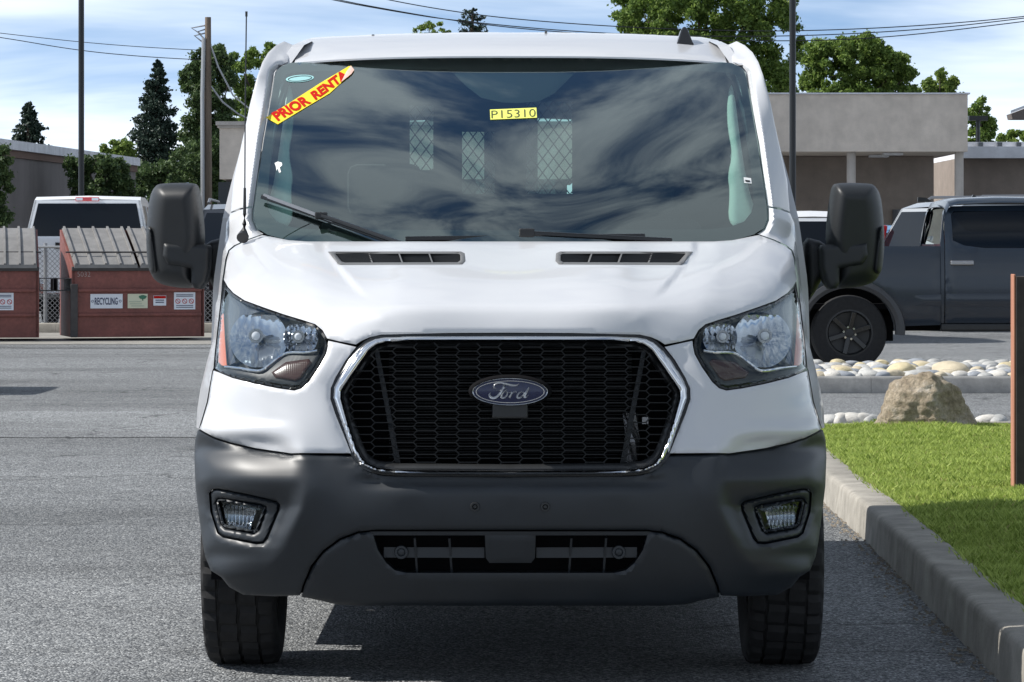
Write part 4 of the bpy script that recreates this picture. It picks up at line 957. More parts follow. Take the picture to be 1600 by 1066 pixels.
# ---- far island: kerb, gravel bed and river cobbles
iy0, iy1 = 30.6, 34.6
kerbline('island_kerb', [(1.2, iy0), (9.0, iy0)], [(0, -.02), (.004, .13), (.02, .148), (.12, .15), (.13, -.02)][::-1] if False else [(0, -.02), (-.004, .13), (-.02, .148), (-.12, .15), (-.13, -.02)], [0, 2.02, 5.0, 7.8], M['kerb_grey'])
kerbline('island_kerb', [(1.2, iy1 + .2), (9.0, iy1 + .2)], [(0, -.02), (-.004, .11), (-.02, .128), (-.12, .13), (-.13, -.02)], [0, 2.5, 5.2, 7.8], M['kerb_grey'])
x = nodes('gravel bed'); vo = x.new('ShaderNodeTexVoronoi'); vo.inputs['Scale'].default_value = 26; x.l(x.co, vo.inputs['Vector']); sp = x.new('ShaderNodeSeparateColor'); x.l(vo.outputs[1], sp.inputs[0]); x.l(x.ramp(sp.outputs[0], [(0, (.16, .15, .13)), (1, (.42, .39, .34))]), x.b.inputs['Base Color']); x.bump(vo.outputs[0], 1, .03); x.b.inputs['Roughness'].default_value = .95
tag(mesh_obj('gravel_bed', [(1.2, iy0 + .1, .09), (9, iy0 + .1, .09), (9, iy1 + .1, .09), (1.2, iy1 + .1, .09)], [(0, 1, 2, 3)], x.m, None, False), kind='structure')
cob_c = [('pale grey', (.40, .40, .385)), ('blue grey', (.27, .29, .32)), ('buff', (.46, .40, .29)), ('yellowish', (.50, .43, .27)), ('off white', (.52, .50, .46))]
cob = [rock('cobble', (0, 0, -9), (1, .8, .55), 40 + i, mat('cobble ' + n, c_, .75, var=(3, .15), bump=(14, .3, .03)), .10, 2, 3, .95) for i, (n, c_) in enumerate(cob_c)]
spots = []
for row, (yy, n) in enumerate(((30.90, 24), (31.20, 23), (31.65, 22), (32.2, 22), (32.8, 20), (33.4, 18), (34.0, 17))):
    for i in range(n): spots.append((2.55 + (5.35 - 2.55) * (i + .5 * (row % 2) + rng.uniform(-.25, .25)) / n, yy + rng.uniform(-.12, .12), rng.uniform(.075, .125), [0, 1, 2, 4, 4, 0, 3][rng.integers(0, 7)], 'i'))
spots += [(at(975, 0, 31.6)[0] + 2.6, 31.6, .0, 0, 'x')][:0]
spots += [(at(1483, 0, 31.5)[0], 31.5, .22, 2, 'i'), (at(1408, 0, 31.4)[0], 31.4, .20, 3, 'i')]
for px, r_, k in ((1302, .11, 0), (1318, .12, 4), (1336, .13, 4), (1352, .12, 4), (1366, .11, 0), (1548, .10, 4), (1566, .11, 0)): spots.append((at(px, 0, 22.75)[0], 22.95, r_ * .8, k, 'l'))
used = set()
for x_, y_, r_, k, wh in spots:
    k = int(k); o = cob[k] if k not in used else cob[k].copy()
    if k in used: COL.objects.link(o)
    used.add(k); o.scale = (r_ * rng.uniform(.9, 1.25), r_ * .9, r_ * rng.uniform(.75, 1.0)); o.rotation_euler = (rng.uniform(-.15, .15), rng.uniform(-.15, .15), rng.uniform(0, 6.28))
    o.location = (x_, y_, (.12 if wh == 'i' else .13) + r_ * .22)
    big = r_ > .19
    if wh == 'i': tag(o, ('large ' if big else '') + cob_c[k][0] + ' river cobble in the kerbed island before the dark pickup', 'cobble', 'cobbles in the island')
    else: tag(o, cob_c[k][0] + ' river cobble at the far edge of the lawn beside the boulder', 'cobble', 'cobbles behind the lawn')
for k in range(5):
    if k not in used: bpy.data.objects.remove(cob[k])
# ---- timber sign board standing on the lawn
x = nodes('sunlit red timber'); c = x.ramp(x.noise(14, 8, .7, x.mapping((1, 1, .08))), [(.3, (.26, .10, .06)), (.7, (.50, .24, .15))]); x.l(c, x.b.inputs['Base Color']); x.b.inputs['Roughness'].default_value = .85; M['timber'] = x.m
sb = empty('timber_board', (at(1594, 760, 16.4)[0], 16.4, .18), 0, 'dark timber board standing on the lawn, its reddish edge painted as sunlit', 'board')
a = at(1583, 432, 16.4)
MB().box((a[0] + .006, 16.44, .66), (.010, .10, 1.06)).build('lit_edge_board', M['timber'], sb, bevel=.004)  # sunlit edge put into the colour: a lighter, redder strip than the face
MB().box((a[0] + .612, 16.437, .655), (1.2, .10, 1.05)).build('board_face', mat('dark stained board', (.055, .045, .042), .85, var=(12, .3)), sb, bevel=.004)
# concrete pad under the bins, kerb behind them
tag(mesh_obj('bin_pad', [(-9.5, 45.6, .004), (-3.4, 45.6, .004), (-3.4, 51.6, .004), (-9.5, 51.6, .004)], [(0, 1, 2, 3)], concrete('pad concrete', (.22, .21, .19), (.34, .33, .30), .7), None, False), kind='structure')
kerbline('pad_kerb', [(-9.5, 51.6), (-2.0, 51.6)], [(0, -.02), (-.004, .13), (-.02, .148), (-.15, .15), (-.16, -.02)], [0, 2.6, 5.1, 7.5], M['kerb'])
# ================================================================ BINS, FENCE, VEHICLES
M['bin'] = mat('rust red bin paint', (.185, .060, .048), .55, var=(3, .25), var2=(22, .18), bump=(14, .25, .02))
M['bin_lid'] = mat('grey plastic lid', (.20, .195, .19), .55, var=(6, .2))
M['bin_dark'] = mat('dark worn steel', (.05, .045, .045), .6, var=(10, .3))
M['sticker_white'] = mat('sticker white', (.70, .74, .80), .5)
M['sticker_cream'] = mat('sticker cream', (.62, .64, .48), .5)
M['print_navy'] = mat('navy print', (.02, .03, .09), .5)
M['print_green'] = mat('green print', (.04, .17, .10), .5)
M['chalk'] = mat('chalk scrawl', (.45, .40, .38), .9)
def flat(name, x0, x1, z0, z1, y, m, par): return mesh_obj(name, [(x0, y, z0), (x1, y, z0), (x1, y, z1), (x0, y, z1)], [(0, 1, 2, 3)], m, par, False, local=True)
def letl(name, s, x0, x1, z0, z1, y, m, par, bold=0):
    V, Fs, w, h = text2d(s, bold); V3 = np.stack([x0 + V[:, 0] / w * (x1 - x0), np.full(len(V), y), z0 + V[:, 1] / h * (z1 - z0)], 1); return mesh_obj(name, V3, Fs, m, par, False, local=True)
def ringl(name, cx, cz, r, w, y, m, par, bar=True):
    n = 20; V = []; 
    for q in (r, r - w): V += [(cx + q * math.cos(t), y, cz + q * math.sin(t)) for t in np.linspace(0, 2 * math.pi, n, endpoint=False)]
    Fs = [(k, (k+1) % n, n+(k+1) % n, n+k) for k in range(n)]
    if bar: b = len(V); c = .707 * r; e = w * .5; V += [(cx - c - e, y, cz + c), (cx - c, y, cz + c + e), (cx + c + e, y, cz - c), (cx + c, y, cz - c - e)]; Fs.append((b, b+1, b+2, b+3))
    return mesh_obj(name, V, Fs, m, par, False, local=True)
def dumpster(loc, rz, label, curved, full=True):
    """front-loading bin: local x along the front, front at y=0, depth behind"""
    d = empty('dumpster', loc, rz, label, 'dumpster'); w, dep, hf, hb = 1.84, 1.25, 1.03, 1.55; x0 = 0
    kw = dict(local=True)
    t = .03
    MB().box((w/2, .015, .54), (w, .03, .98)).build('front_wall', M['bin'], d, **kw, bevel=.006)
    for sx in (t/2, w - t/2): MB().prism([(0, .05), (dep, .05), (dep, hb), (.0, hf)], sx - t/2 - .01, sx + t/2 + .01, 'yz').build('side_wall', M['bin'], d, **kw, bevel=.004)
    MB().box((w/2, dep - .015, .8), (w - .08, .03, 1.48)).build('back_wall', M['bin'], d, **kw)
    MB().box((w/2, dep/2, .09), (w - .08, dep - .06, .04)).build('floor_pan', M['bin'], d, **kw)
    for z in (.70, .36): MB().box((w/2 + .02, -.018, z), (w - .1, .04, .045)).build('stiffener', M['bin'], d, **kw, bevel=.012)
    MB().box((w/2, -.012, 1.0), (w + .02, .06, .06)).build('top_rail', M['bin_dark'], d, **kw, bevel=.01)
    MB().box((.02, -.03, .42), (.10, .06, .74)).build('corner_post', M['bin_dark'], d, **kw, bevel=.01)
    for sx in (-.11, w + .11): 
        fp = MB().box((sx, .36, .70), (.2, .72, .03)).box((sx, .36, .84), (.2, .72, .03)).box((sx + (.085 if sx > 0 else -.085), .36, .77), (.03, .72, .13)); tag(fp.build('fork_pocket', M['bin'], d, **kw), kind='stuff') if False else None
        V = []
        for yy in (0, .72): V += [(sx - .1, yy, .69), (sx + .1, yy, .69), (sx + .1, yy, .87), (sx - .1, yy, .87)]
        mesh_obj('fork_pocket', V + [(v_[0] * .9 + sx * .1, v_[1], v_[2] * .9 + .078) for v_ in V], [(0, 1, 5, 4), (1, 2, 6, 5), (2, 3, 7, 6), (3, 0, 4, 7), (8, 9, 13, 12), (9, 10, 14, 13), (10, 11, 15, 14), (11, 8, 12, 15), (0, 1, 9, 8), (1, 2, 10, 9), (2, 3, 11, 10), (3, 0, 8, 11)], M['bin_dark'], d, False, True)
    for h in range(2):
        lx0, lx1 = h * w/2 + .02, (h + 1) * w/2 - .02; n = 9; V = []; prof = []
        for i in range(n):
            q = i / (n - 1); z = hf + .02 + (hb - hf) * q + (.10 * math.sin(q * math.pi) if curved else .015 * math.sin(q * math.pi)); prof.append((-.05 + (dep + .05) * q, z))
        for y_, z in prof: V += [(lx0, y_, z), (lx1, y_, z)]
        V += [(a_, b_, c_ - .02) for a_, b_, c_ in V]; m_ = 2 * n
        Fs = [(2*i, 2*i+1, 2*i+3, 2*i+2) for i in range(n-1)] + [(m_+2*i, m_+2*i+2, m_+2*i+3, m_+2*i+1) for i in range(n-1)] + [(0, m_, m_+1, 1), (2*n-2, 2*n-1, m_+2*n-1, m_+2*n-2)] + [(2*i, 2*i+2, m_+2*i+2, m_+2*i) for i in range(n-1)] + [(2*i+1, m_+2*i+1, m_+2*i+3, 2*i+3) for i in range(n-1)]
        ld = mesh_obj('lid', V, Fs, M['bin_lid'], d, True, True)
        for k in range(5):
            rx = lx0 + .03 + (lx1 - lx0 - .06) * k / 4; mb = MB()
            for (ya, za), (yb_, zb) in zip(prof[:-1], prof[1:]): mb.bar((rx, ya, za + .012), (rx, yb_, zb + .012), .035, .03, (1, 0, 0))
            mb.build('lid_rib', M['bin_lid'], ld, **kw)
        MB().box(((lx0 + lx1)/2, -.055, hf + .005), (lx1 - lx0, .02, .05)).build('lid_lip', M['bin_lid'], ld, **kw)
    MB().tube([(-.06, .25, hf + .20), (w + .04, .25, hf + .20)], .012, 8).build('lid_rod', M['bin_dark'], d, **kw)
    yS = -.006; yT = -.010
    if full:
        s1 = flat('sticker', .25, .70, .45, .65, yS, M['sticker_white'], d); letl('sticker_lettering', 'RECYCLING', .31, .63, .50, .60, yT, M['print_navy'], s1, .02)
        for cx in (.28, .665): ringl('sticker_mark', cx, .55, .018, .006, yT, M['print_navy'], s1, False)
        s2 = flat('sticker', .77, 1.05, .45, .65, yS, M['sticker_cream'], d)
        n = 14; V = [(.98 + .055 * math.cos(t) * (1 + .15 * math.sin(5 * t)), yT, .605 + .028 * math.sin(t)) for t in np.linspace(0, 2 * math.pi, n, endpoint=False)] + [(.972, yT, .585), (.988, yT, .585), (.988, yT, .555), (.972, yT, .555)]
        mesh_obj('tree_emblem', V, [tuple(range(n)), (n, n+1, n+2, n+3)], M['print_green'], s2, False, True)
        for z, xa, xb in ((.535, .79, .96), (.505, .80, .97), (.475, .82, 1.0)): flat('faded_print', xa, xb, z, z + .014, yT, mat('faded print', (.45, .50, .38), .6), s2)
        s3 = flat('sticker', 1.13, 1.31, .485, .625, yS, M['sticker_white'], d); flat('warning_band', 1.135, 1.305, .585, .62, yT, M['red'], s3)
        for z in (.555, .525): flat('print_line', 1.16, 1.28, z, z + .012, yT, M['print_navy'], s3)
        sx = 1.42
        c5 = letl('chalk_number', '5032', .07, .25, .89, .96, yS, M['chalk'], d, -.02)
    else: sx = 1.20
    s4 = flat('sticker', sx, sx + .30, .43, .67, yS, M['sticker_white'], d)
    for i in range(3): ringl('prohibition_ring', sx + .055 + .095 * i, .545, .035, .008, yT, M['red'], s4)
    for z in (.63, .61, .48, .455): flat('print_line', sx + .03, sx + .27, z, z + .009, yT, M['print_navy'], s4)
    return d
TH = R(15)
p = at(113, 533, 47.3); dumpster((p[0], 47.3, 0), TH, 'rust red recycling bin with flat ribbed grey lids and four stickers', False)
p = at(60, 533, 47.2); dumpster((p[0] - 1.84 * math.cos(R(9)), 47.2 - 1.84 * math.sin(R(9)), 0), R(9), 'rust red bin with bowed ribbed grey lids and one sticker', True, False)
# ---- chain-link fence behind the bins
fy = 51.9
fe = empty('chain_link_fence', (-5.5, fy, 0), 0, 'grey chain-link fence on a low kerb behind the red bins', 'fence')
mb = MB(); x0, x1, z0, z1 = -9.4, -2.4, .12, 1.30; st = .075
V = []; idx = []
for sg in (1, -1):
    c0 = x0 - (z1 - z0)
    while c0 < x1 + (z1 - z0):
        pts = []
        for z in (z0, z1): pts.append((c0 + (z - z0) * sg + (0 if sg > 0 else (z1 - z0)), z))
        (xa, za), (xb, zb) = pts
        if xb < xa: (xa, za), (xb, zb) = (xb, zb), (xa, za)
        if xb > x0 and xa < x1: mb.bar((xa, fy, za), (xb, fy, zb), .008, .008, (0, 1, 0))
        c0 += st
M['galv'] = mat('galvanised wire', (.36, .37, .38), .5, .6)
tag(mb.build('fence_mesh', M['galv'], fe), kind='stuff')
for z in (1.30, .12): MB().tube([(x0, fy, z), (x1, fy, z)], .02, 8).build('fence_rail', M['galv'], fe, True)
for xx in (-9.4, -7.1, -4.7, -2.4): MB().tube([(xx, fy + .04, 0), (xx, fy + .04, 1.36)], .03, 8).build('fence_post', M['galv'], fe, True)
# ---- vehicles
def carmat(n, c): return mat(n, c, .3, .0, coat=.9, var=(2, .04))
M['pickup_grey'] = mat('dark grey metallic', (.017, .026, .040), .16, .0, spec=.45, coat=.15)
M['tail_red'] = mat('red lamp', (.55, .012, .02), .15, coat=1)
def vwheel(par, x, y, r, w, side, dark=True, spokes=6):
    """wheel with its axle along local y; side = sign of the outer face"""
    wh = empty('wheel', (x, y, r)); wh.parent = par; h = w / 2
    MB().lathe([(-h*.9, r*.62), (-h, r*.8), (-h*.9, r*.96), (-h*.5, r), (h*.5, r), (h*.9, r*.96), (h, r*.8), (h*.9, r*.62)], (0, 0, 0), 'y', 40).build('tyre', M['rubber'], wh, True, True)
    o = side; mb = MB().lathe([(o*h*.9, r*.63), (o*h*.92, r*.58), (o*h*.45, r*.54), (o*h*.3, r*.1), (o*h*.3, .001)], (0, 0, 0), 'y', 32); mb.build('rim', M['black'] if dark else M['steel'], wh, True, True)
    for k in range(spokes):
        t = 2 * math.pi * k / spokes + .3; MB().bar((r*.1*math.cos(t), o*h*.75, r*.1*math.sin(t)), (r*.57*math.cos(t), o*h*.85, r*.57*math.sin(t)), r*.13, .03, (0, 1, 0)).build('spoke', M['gloss_black'] if dark else M['steel'], wh, local=True, bevel=.006)
        if dark: MB().lathe([(o*h*.92, .014), (o*h*.98, .012), (o*h*.98, .001)], (r*.16*math.cos(t+.5), 0, r*.16*math.sin(t+.5)), 'y', 8).build('wheel_nut', M['dull_chrome'], wh, True, True)
    MB().lathe([(o*h*.7, r*.13), (o*h*.93, r*.11), (o*h*.95, r*.06), (o*h*.95, .001)], (0, 0, 0), 'y', 20).build('hub_cap', M['steel'] if not dark else M['black'], wh, True, True)
    return wh
def vehicle(name, loc, rz, label, group, body_m, prof_low, prof_top, wid, wheels, r, glassy, tumble=.16, glass=None, dark=True):
    """prof_low: closed (x,z) body side; prof_top: roof/greenhouse (x,z) with its windows in glassy; local x along the car, width along y"""
    c = empty(name, loc, rz, label, 'car' if 'pickup' not in name else 'pickup', group); h = wid / 2
    kw = dict(local=True)
    n = 8; arches = []
    low = resample(np.array(prof_low, float), .15)
    def lowm(s):
        def g(V2):
            z = V2[:, 1]; bul = .05 * (1 - ((z - .75) / .55) ** 2)
            e = sst(V2[:, 0], low[:, 0].min(), low[:, 0].min() + .5) * (1 - sst(V2[:, 0], low[:, 0].max() - .6, low[:, 0].max()))
            return np.stack([V2[:, 0], s * (h - .07 + bul - .10 * (1 - e)), z], 1)
        return g
    for s in (-1, 1): panel('body_side', prof_low, lowm(s), body_m, c, step=.12, rstep=.08, thick=.05, back=(0, -s, 0), toward=None, edge=.01, edge_px=.04, local=True)
    # skin joining the two flanks over nose, bonnet, boot and tail
    V = []; q = np.array([p for p in low if True]); m_ = len(q); L1 = lowm(-1)(q); L2 = lowm(1)(q)
    V = np.vstack([L1, L1 * [1, .5, 1] + [0, 0, .015], L2 * [1, .5, 1] + [0, 0, .015], L2]); Fs = [(a*m_+i, a*m_+(i+1) % m_, (a+1)*m_+(i+1) % m_, (a+1)*m_+i) for a in range(3) for i in range(m_)]
    mesh_obj('body_shell', V, Fs, body_m, c, True, True)
    zb = min(p[1] for p in prof_top); zt = max(p[1] for p in prof_top)
    wy = lambda z: h - .07 - tumble * np.clip((z - zb) / (zt - zb), 0, 1)
    top = np.array(prof_top, float); n_ = len(top)
    for s in (-1, 1): panel('cab_side', top, lambda V2, s=s: np.stack([V2[:, 0], s * wy(V2[:, 1]), V2[:, 1]], 1), body_m, c, holes=[np.array(g_) for g_ in glassy], step=.2, rstep=.12, thick=.03, back=(0, -s, 0), toward=None, edge=.006, edge_px=.03, local=True)
    for g_ in glassy:
        for s in (-1, 1): panel('side_window', g_, lambda V2, s=s: np.stack([V2[:, 0], s * (wy(V2[:, 1]) - .012), V2[:, 1]], 1), glass or M['darkglass'], c, step=.3, thick=0, back=(0, -s, 0), toward=None, edge=0, local=True)
    # roof and end screens
    for i in range(n_):
        a_, b_ = top[i], top[(i + 1) % n_]
        if max(a_[1], b_[1]) - zb < .02: continue
        steep = abs(a_[1] - b_[1]) > .22; wa, wb = wy(a_[1]), wy(b_[1]); k = .9 if steep else 1
        V = [(a_[0], -wa, a_[1]), (b_[0], -wb, b_[1]), (b_[0], 0, b_[1] + (.02 if not steep else 0)), (a_[0], 0, a_[1] + (.02 if not steep else 0)), (b_[0], wb, b_[1]), (a_[0], wa, a_[1])]
        mesh_obj('roof_panel' if not steep else 'screen_frame', V, [(0, 1, 2, 3), (3, 2, 4, 5)], body_m, c, True, True)
        if steep:
            nx = 1 if (a_[0] + b_[0]) / 2 > top[:, 0].mean() else -1; o = .012 * nx; A = a_ * .92 + b_ * .08; B = b_ * .92 + a_ * .08
            mesh_obj('screen', [(A[0] + o, -wy(A[1]) + .07, A[1]), (B[0] + o, -wy(B[1]) + .07, B[1]), (B[0] + o, wy(B[1]) - .07, B[1]), (A[0] + o, wy(A[1]) - .07, A[1])], [(0, 1, 2, 3)], M['darkglass'], c, False, True)
    for wx in wheels:
        for s in (-1, 1): vwheel(c, wx, s * (h - .14), r, .24, s, dark)
    for wx in wheels: MB().box((wx, 0, .55), (.84, wid - .36, .55)).build('wheel_well', M['matte_black'], c, local=True)
    MB().box(((min(wheels) + max(wheels)) / 2, 0, .40), (max(wheels) - min(wheels) + .6, wid - .5, .25)).build('underbody', M['matte_black'], c, local=True)
    return c
def archp(cx, r, zf, n=10): return [(cx + r * math.cos(t), zf + r * math.sin(t)) for t in np.linspace(0, math.pi, n)]
# full-size white pickup seen from behind (nose away): local +x is forward
def pk(xs, z): return (xs, z)
low = [(-2.9, .55)] + archp(-1.75, .47, .45)[::-1] + archp(1.85, .47, .45)[::-1] + [(2.75, .45), (2.85, .6), (2.88, 1.05), (2.7, 1.18), (1.35, 1.24), (1.3, 1.30), (-.62, 1.30), (-.64, 1.36), (-2.92, 1.36), (-2.95, .7)]
top = [(-.60, 1.30), (1.42, 1.26), (.62, 1.93), (.3, 1.98), (-.30, 1.98), (-.46, 1.93)]
gl1 = [[(-.36, 1.36), (.18, 1.36), (.18, 1.84), (-.26, 1.84)], [(.26, 1.36), (1.05, 1.34), (.58, 1.82), (.26, 1.84)]]
M['truck_white'] = carmat('truck white', (.76, .78, .80))
pw_ = vehicle('pickup_truck', ((139 - 800) * 55.4 / F, 55.7, 0), R(90), 'white full-size pickup parked tail first behind the fence', None, M['truck_white'], low, top, 2.03, (-1.75, 1.85), .40, gl1, .15, None, False)
pw_.scale = (1.065, 1.065, 1.065)
tg = mesh_obj('tailgate', [(-2.97, -.86, .74), (-2.97, .86, .74), (-2.97, .86, 1.34), (-2.97, -.86, 1.34)], [(0, 1, 2, 3)], M['truck_white'], pw_, False, True)
MB().box((-2.985, -.0, 1.24), (.02, .30, .09)).build('tailgate_handle', M['gloss_black'], tg, local=True)
MB().lathe([(-3.0, .07), (-2.98, .08)], (0, -.0, 1.04), 'x', 16, True).build('tailgate_badge', M['steel'], tg, local=True)
for s in (-1, 1): MB().box((-2.95, s * .93, 1.12), (.08, .12, .38)).build('tail_lamp', M['tail_red'], pw_, local=True, bevel=.02)
MB().box((-3.03, 0, .62), (.18, 1.9, .2)).build('rear_bumper', M['chrome'], pw_, local=True, bevel=.03)
MB().box((-3.13, 0.1, .64), (.01, .32, .16)).build('number_plate', M['sticker_white'], pw_, local=True)
bl_ = MB().box((-.46, 0, 1.945), (.06, .36, .06)).build('brake_lamp', M['tail_red'], pw_, local=True, bevel=.01)
for s in (-1, 1): MB().box((-.495, s * .12, 1.945), (.01, .10, .04)).build('cargo_lamp', M['sticker_white'], bl_, local=True)
for s in (-1, 1): MB().box((1.0, s * 1.12, 1.40), (.10, .22, .22)).build('door_mirror', M['black'], pw_, local=True, bevel=.03)
# dark sport utility behind the fence, mostly hidden by the van
lows = [(-2.3, .4)] + archp(-1.4, .40, .38)[::-1] + archp(1.4, .40, .38)[::-1] + [(2.2, .4), (2.35, .6), (2.33, .95), (2.1, 1.05), (1.2, 1.12), (-2.1, 1.15), (-2.36, 1.0), (-2.38, .6)]
tops = [(-2.15, 1.12), (1.35, 1.09), (.55, 1.72), (.0, 1.80), (-1.6, 1.78), (-1.85, 1.70)]
gls = [[(.15, 1.18), (1.0, 1.17), (.50, 1.62), (.15, 1.68)], [(-.75, 1.18), (.05, 1.18), (.05, 1.69), (-.75, 1.69)], [(-1.75, 1.19), (-.85, 1.18), (-.85, 1.68), (-1.55, 1.66)]]
def suv(loc, rz, label, m, group=None):
    s_ = vehicle('sport_utility', loc, rz, label, group, m, lows, tops, 1.9, (-1.4, 1.4), .37, gls, .18)
    for s in (-1, 1):
        MB().prism([(-2.40, .82), (-2.22, .80), (-2.10, 1.14), (-2.02, 1.46), (-2.10, 1.47), (-2.32, 1.10)], s * .80, s * .905).build('tail_lamp', M['tail_red'], s_, local=True, bevel=.02)
        MB().box((2.26, s * .70, .86), (.16, .36, .14)).build('headlamp', M['bulb'], s_, local=True, bevel=.03)
        MB().tube([(-1.5, s * .66, 1.80), (-1.4, s * .66, 1.86), (.2, s * .66, 1.88), (.35, s * .66, 1.82)], .02, 8).build('roof_bar', M['steel'], s_, True, True)
        MB().box((.95, s * 1.02, 1.22), (.10, .20, .16)).build('door_mirror', m, s_, local=True, bevel=.03)
        for hx in (-.6, .3): MB().box((hx, s * .955, 1.0), (.2, .03, .035)).build('door_handle', M['steel'], s_, local=True, bevel=.01)
    for x_ in (-2.4, 2.38): MB().box((x_, 0, .5), (.1, 1.7, .2)).build('bumper', M['black'], s_, local=True, bevel=.03)
    return s_
M['suv_dark'] = carmat('dark paint', (.015, .018, .024)); M['suv_silver'] = carmat('silver paint', (.32, .34, .36)); M['suv_blue'] = carmat('blue paint', (.10, .24, .42)); M['suv_white'] = carmat('suv white', (.70, .71, .72))
sv = suv((-4.38, 58.0, 0), R(-90), 'dark sport utility behind the fence beside the white pickup', M['suv_dark']); sv.scale = (1.12, 1.12, 1.12)
sv = suv((8.38, 54.1, 0), R(25), 'silver sport utility with red tail lamp behind the dark pickup', M['suv_silver']); sv.scale = (1.12, 1.12, 1.12)
suv((at(1262, 0, 46)[0], 48.5, .0), R(94), 'white sport utility parked under the beige canopy beyond the dark pickup', M['suv_white'])
suv((at(1385, 0, 62)[0], 64.5, -.1), R(80), 'blue car parked beyond the silver sport utility', M['suv_blue'])
suv((-7.62, 31.2, 0), 0, 'dark car parked sideways left of the lane, throwing its shadow on the asphalt', M['suv_dark'])
# ---- dark crew-cab pickup, broadside: local x forward = to the right
TY = 36.0; tk = TY / F; tx = (1328 - 800) * tk
def T(px, py): return ((px - 1328) * tk, CH - (py - HZ) * tk)
tr = empty('crew_cab_pickup', (tx, TY + .96, 0), 0, 'dark grey crew-cab pickup parked broadside behind the cobble island', 'pickup')
M['pk'] = M['pickup_grey']
def tmap(base, bul=.05, zc=.85, zh=.6, yoff=0, tum=0):
    return lambda V2: np.stack([V2[:, 0], -.96 + base + yoff - bul * (1 - ((V2[:, 1] - zc) / zh) ** 2) + tum * np.clip(V2[:, 1] - 1.28, 0, 2), V2[:, 1]], 1)
tkw = dict(back=(0, 1, 0), toward=None, step=.08, rstep=.05, edge=.012, edge_px=.03, local=True)
ar = archp(0, .47, .42, 16)[::-1]
bed = [T(1173, 470), T(1173, 392), T(1180, 385), T(1473, 385), T(1474, 500), T(1470, 508), T(1410, 510)] + [(q[0], q[1]) for q in ar[::-1]] + [T(1185, 505)]
for sd_ in (1, -1):
    mp = (lambda f_: (lambda V2: f_(V2) * np.array([1, sd_, 1])))
    kw2 = dict(tkw); kw2['back'] = (0, sd_, 0)
    panel('bed_side', bed, mp(tmap(.05)), M['pk'], tr, thick=.06, **kw2)
    dr_ = [T(1477, 505), T(1477, 395), T(1478, 345), T(1482, 330), T(1490, 322), T(1623, 320), T(1626, 360), T(1626, 505)]
    wn = [T(1490, 376), T(1489, 335), T(1494, 330), T(1612, 329), T(1614, 388), T(1540, 388), T(1508, 384)]
    rd_ = panel('rear_door', dr_, mp(tmap(.03, tum=.24)), M['pk'], tr, holes=[np.array(wn)], thick=.05, **kw2)
    panel('door_window', wn, mp(tmap(.045, tum=.24)), M['darkglass'], rd_, thick=0, back=(0, sd_, 0), toward=None, step=.2, edge=0, local=True)
    hd = T(1503, 411); MB().box((hd[0], sd_ * -.965, hd[1]), (.25, .06, .055)).build('door_handle', M['steel'], rd_, local=True, bevel=.015)
    MB().prism([T(1370, 467), T(1474, 467), T(1474, 477), T(1364, 477)], sd_ * -.965, sd_ * -.90).build('body_moulding', M['pk'], tr, local=True, bevel=.02) if False else None
    mo = [T(1425, 468), T(1432, 461), T(1474, 460), T(1474, 478), T(1425, 479)]
    panel('bed_pressing', mo, mp(tmap(.036)), M['pk'], tr, thick=.02, **kw2)
    mo2 = [T(1478, 459), T(1626, 459), T(1626, 480), T(1478, 480)]
    panel('door_pressing', mo2, mp(tmap(.018)), M['pk'], rd_, thick=.02, **kw2)
    fd = [T(1629, 505), T(1629, 322), T(1690, 330), T(1756, 385), T(1756, 505)]; fw = [T(1640, 388), T(1640, 331), T(1684, 336), T(1735, 386)]
    fdr = panel('front_door', fd, mp(tmap(.03, tum=.24)), M['pk'], tr, holes=[np.array(fw)], thick=.05, **kw2); panel('door_window', fw, mp(tmap(.045, tum=.24)), M['darkglass'], fdr, thick=0, back=(0, sd_, 0), toward=None, step=.2, edge=0, local=True)
    fx = 3.57
    fr_ = [T(1759, 505), T(1759, 388), (4.42, 1.12), (4.5, .9), (4.5, .5)] + [(fx + .5 * math.cos(t), .42 + .5 * math.sin(t)) for t in np.linspace(0, math.pi, 14)]
    panel('front_wing', fr_, mp(tmap(.04)), M['pk'], tr, thick=.05, **kw2)
    # flares
    for cxw in (0, fx):
        V = []; n = 22
        for t in np.linspace(-.08, math.pi + .08, n):
            for rr, yy in ((.455, -.90), (.46, -.985), (.50, -1.0), (.545, -.985), (.555, -.94)): V.append((cxw + rr * math.cos(t) * 1.06, sd_ * yy, .42 + rr * math.sin(t)))
        mesh_obj('wheel_flare', V, [(i*5+k, i*5+k+1, (i+1)*5+k+1, (i+1)*5+k) for i in range(n-1) for k in range(4)], mat('grey flare', (.04, .042, .046), .4), tr, True, True)
        vwheel(tr, cxw, sd_ * -.80, .40, .27, -sd_, True, 6)
    cpil = [T(1470, 384), T(1474, 352), T(1478, 330), T(1483, 322), T(1486, 322), T(1480, 335), T(1476, 350), T(1475.5, 505), T(1471, 505)]
    panel('cab_corner', cpil, mp(tmap(.03, tum=.24)), M['pk'], tr, thick=.08, **kw2)
    MB().bar((T(1470, 0)[0], sd_ * -.93, .46), (T(1756, 0)[0], sd_ * -.93, .46), .08, .10, (0, 1, 0)).build('side_step', M['black'], tr, local=True, bevel=.02)
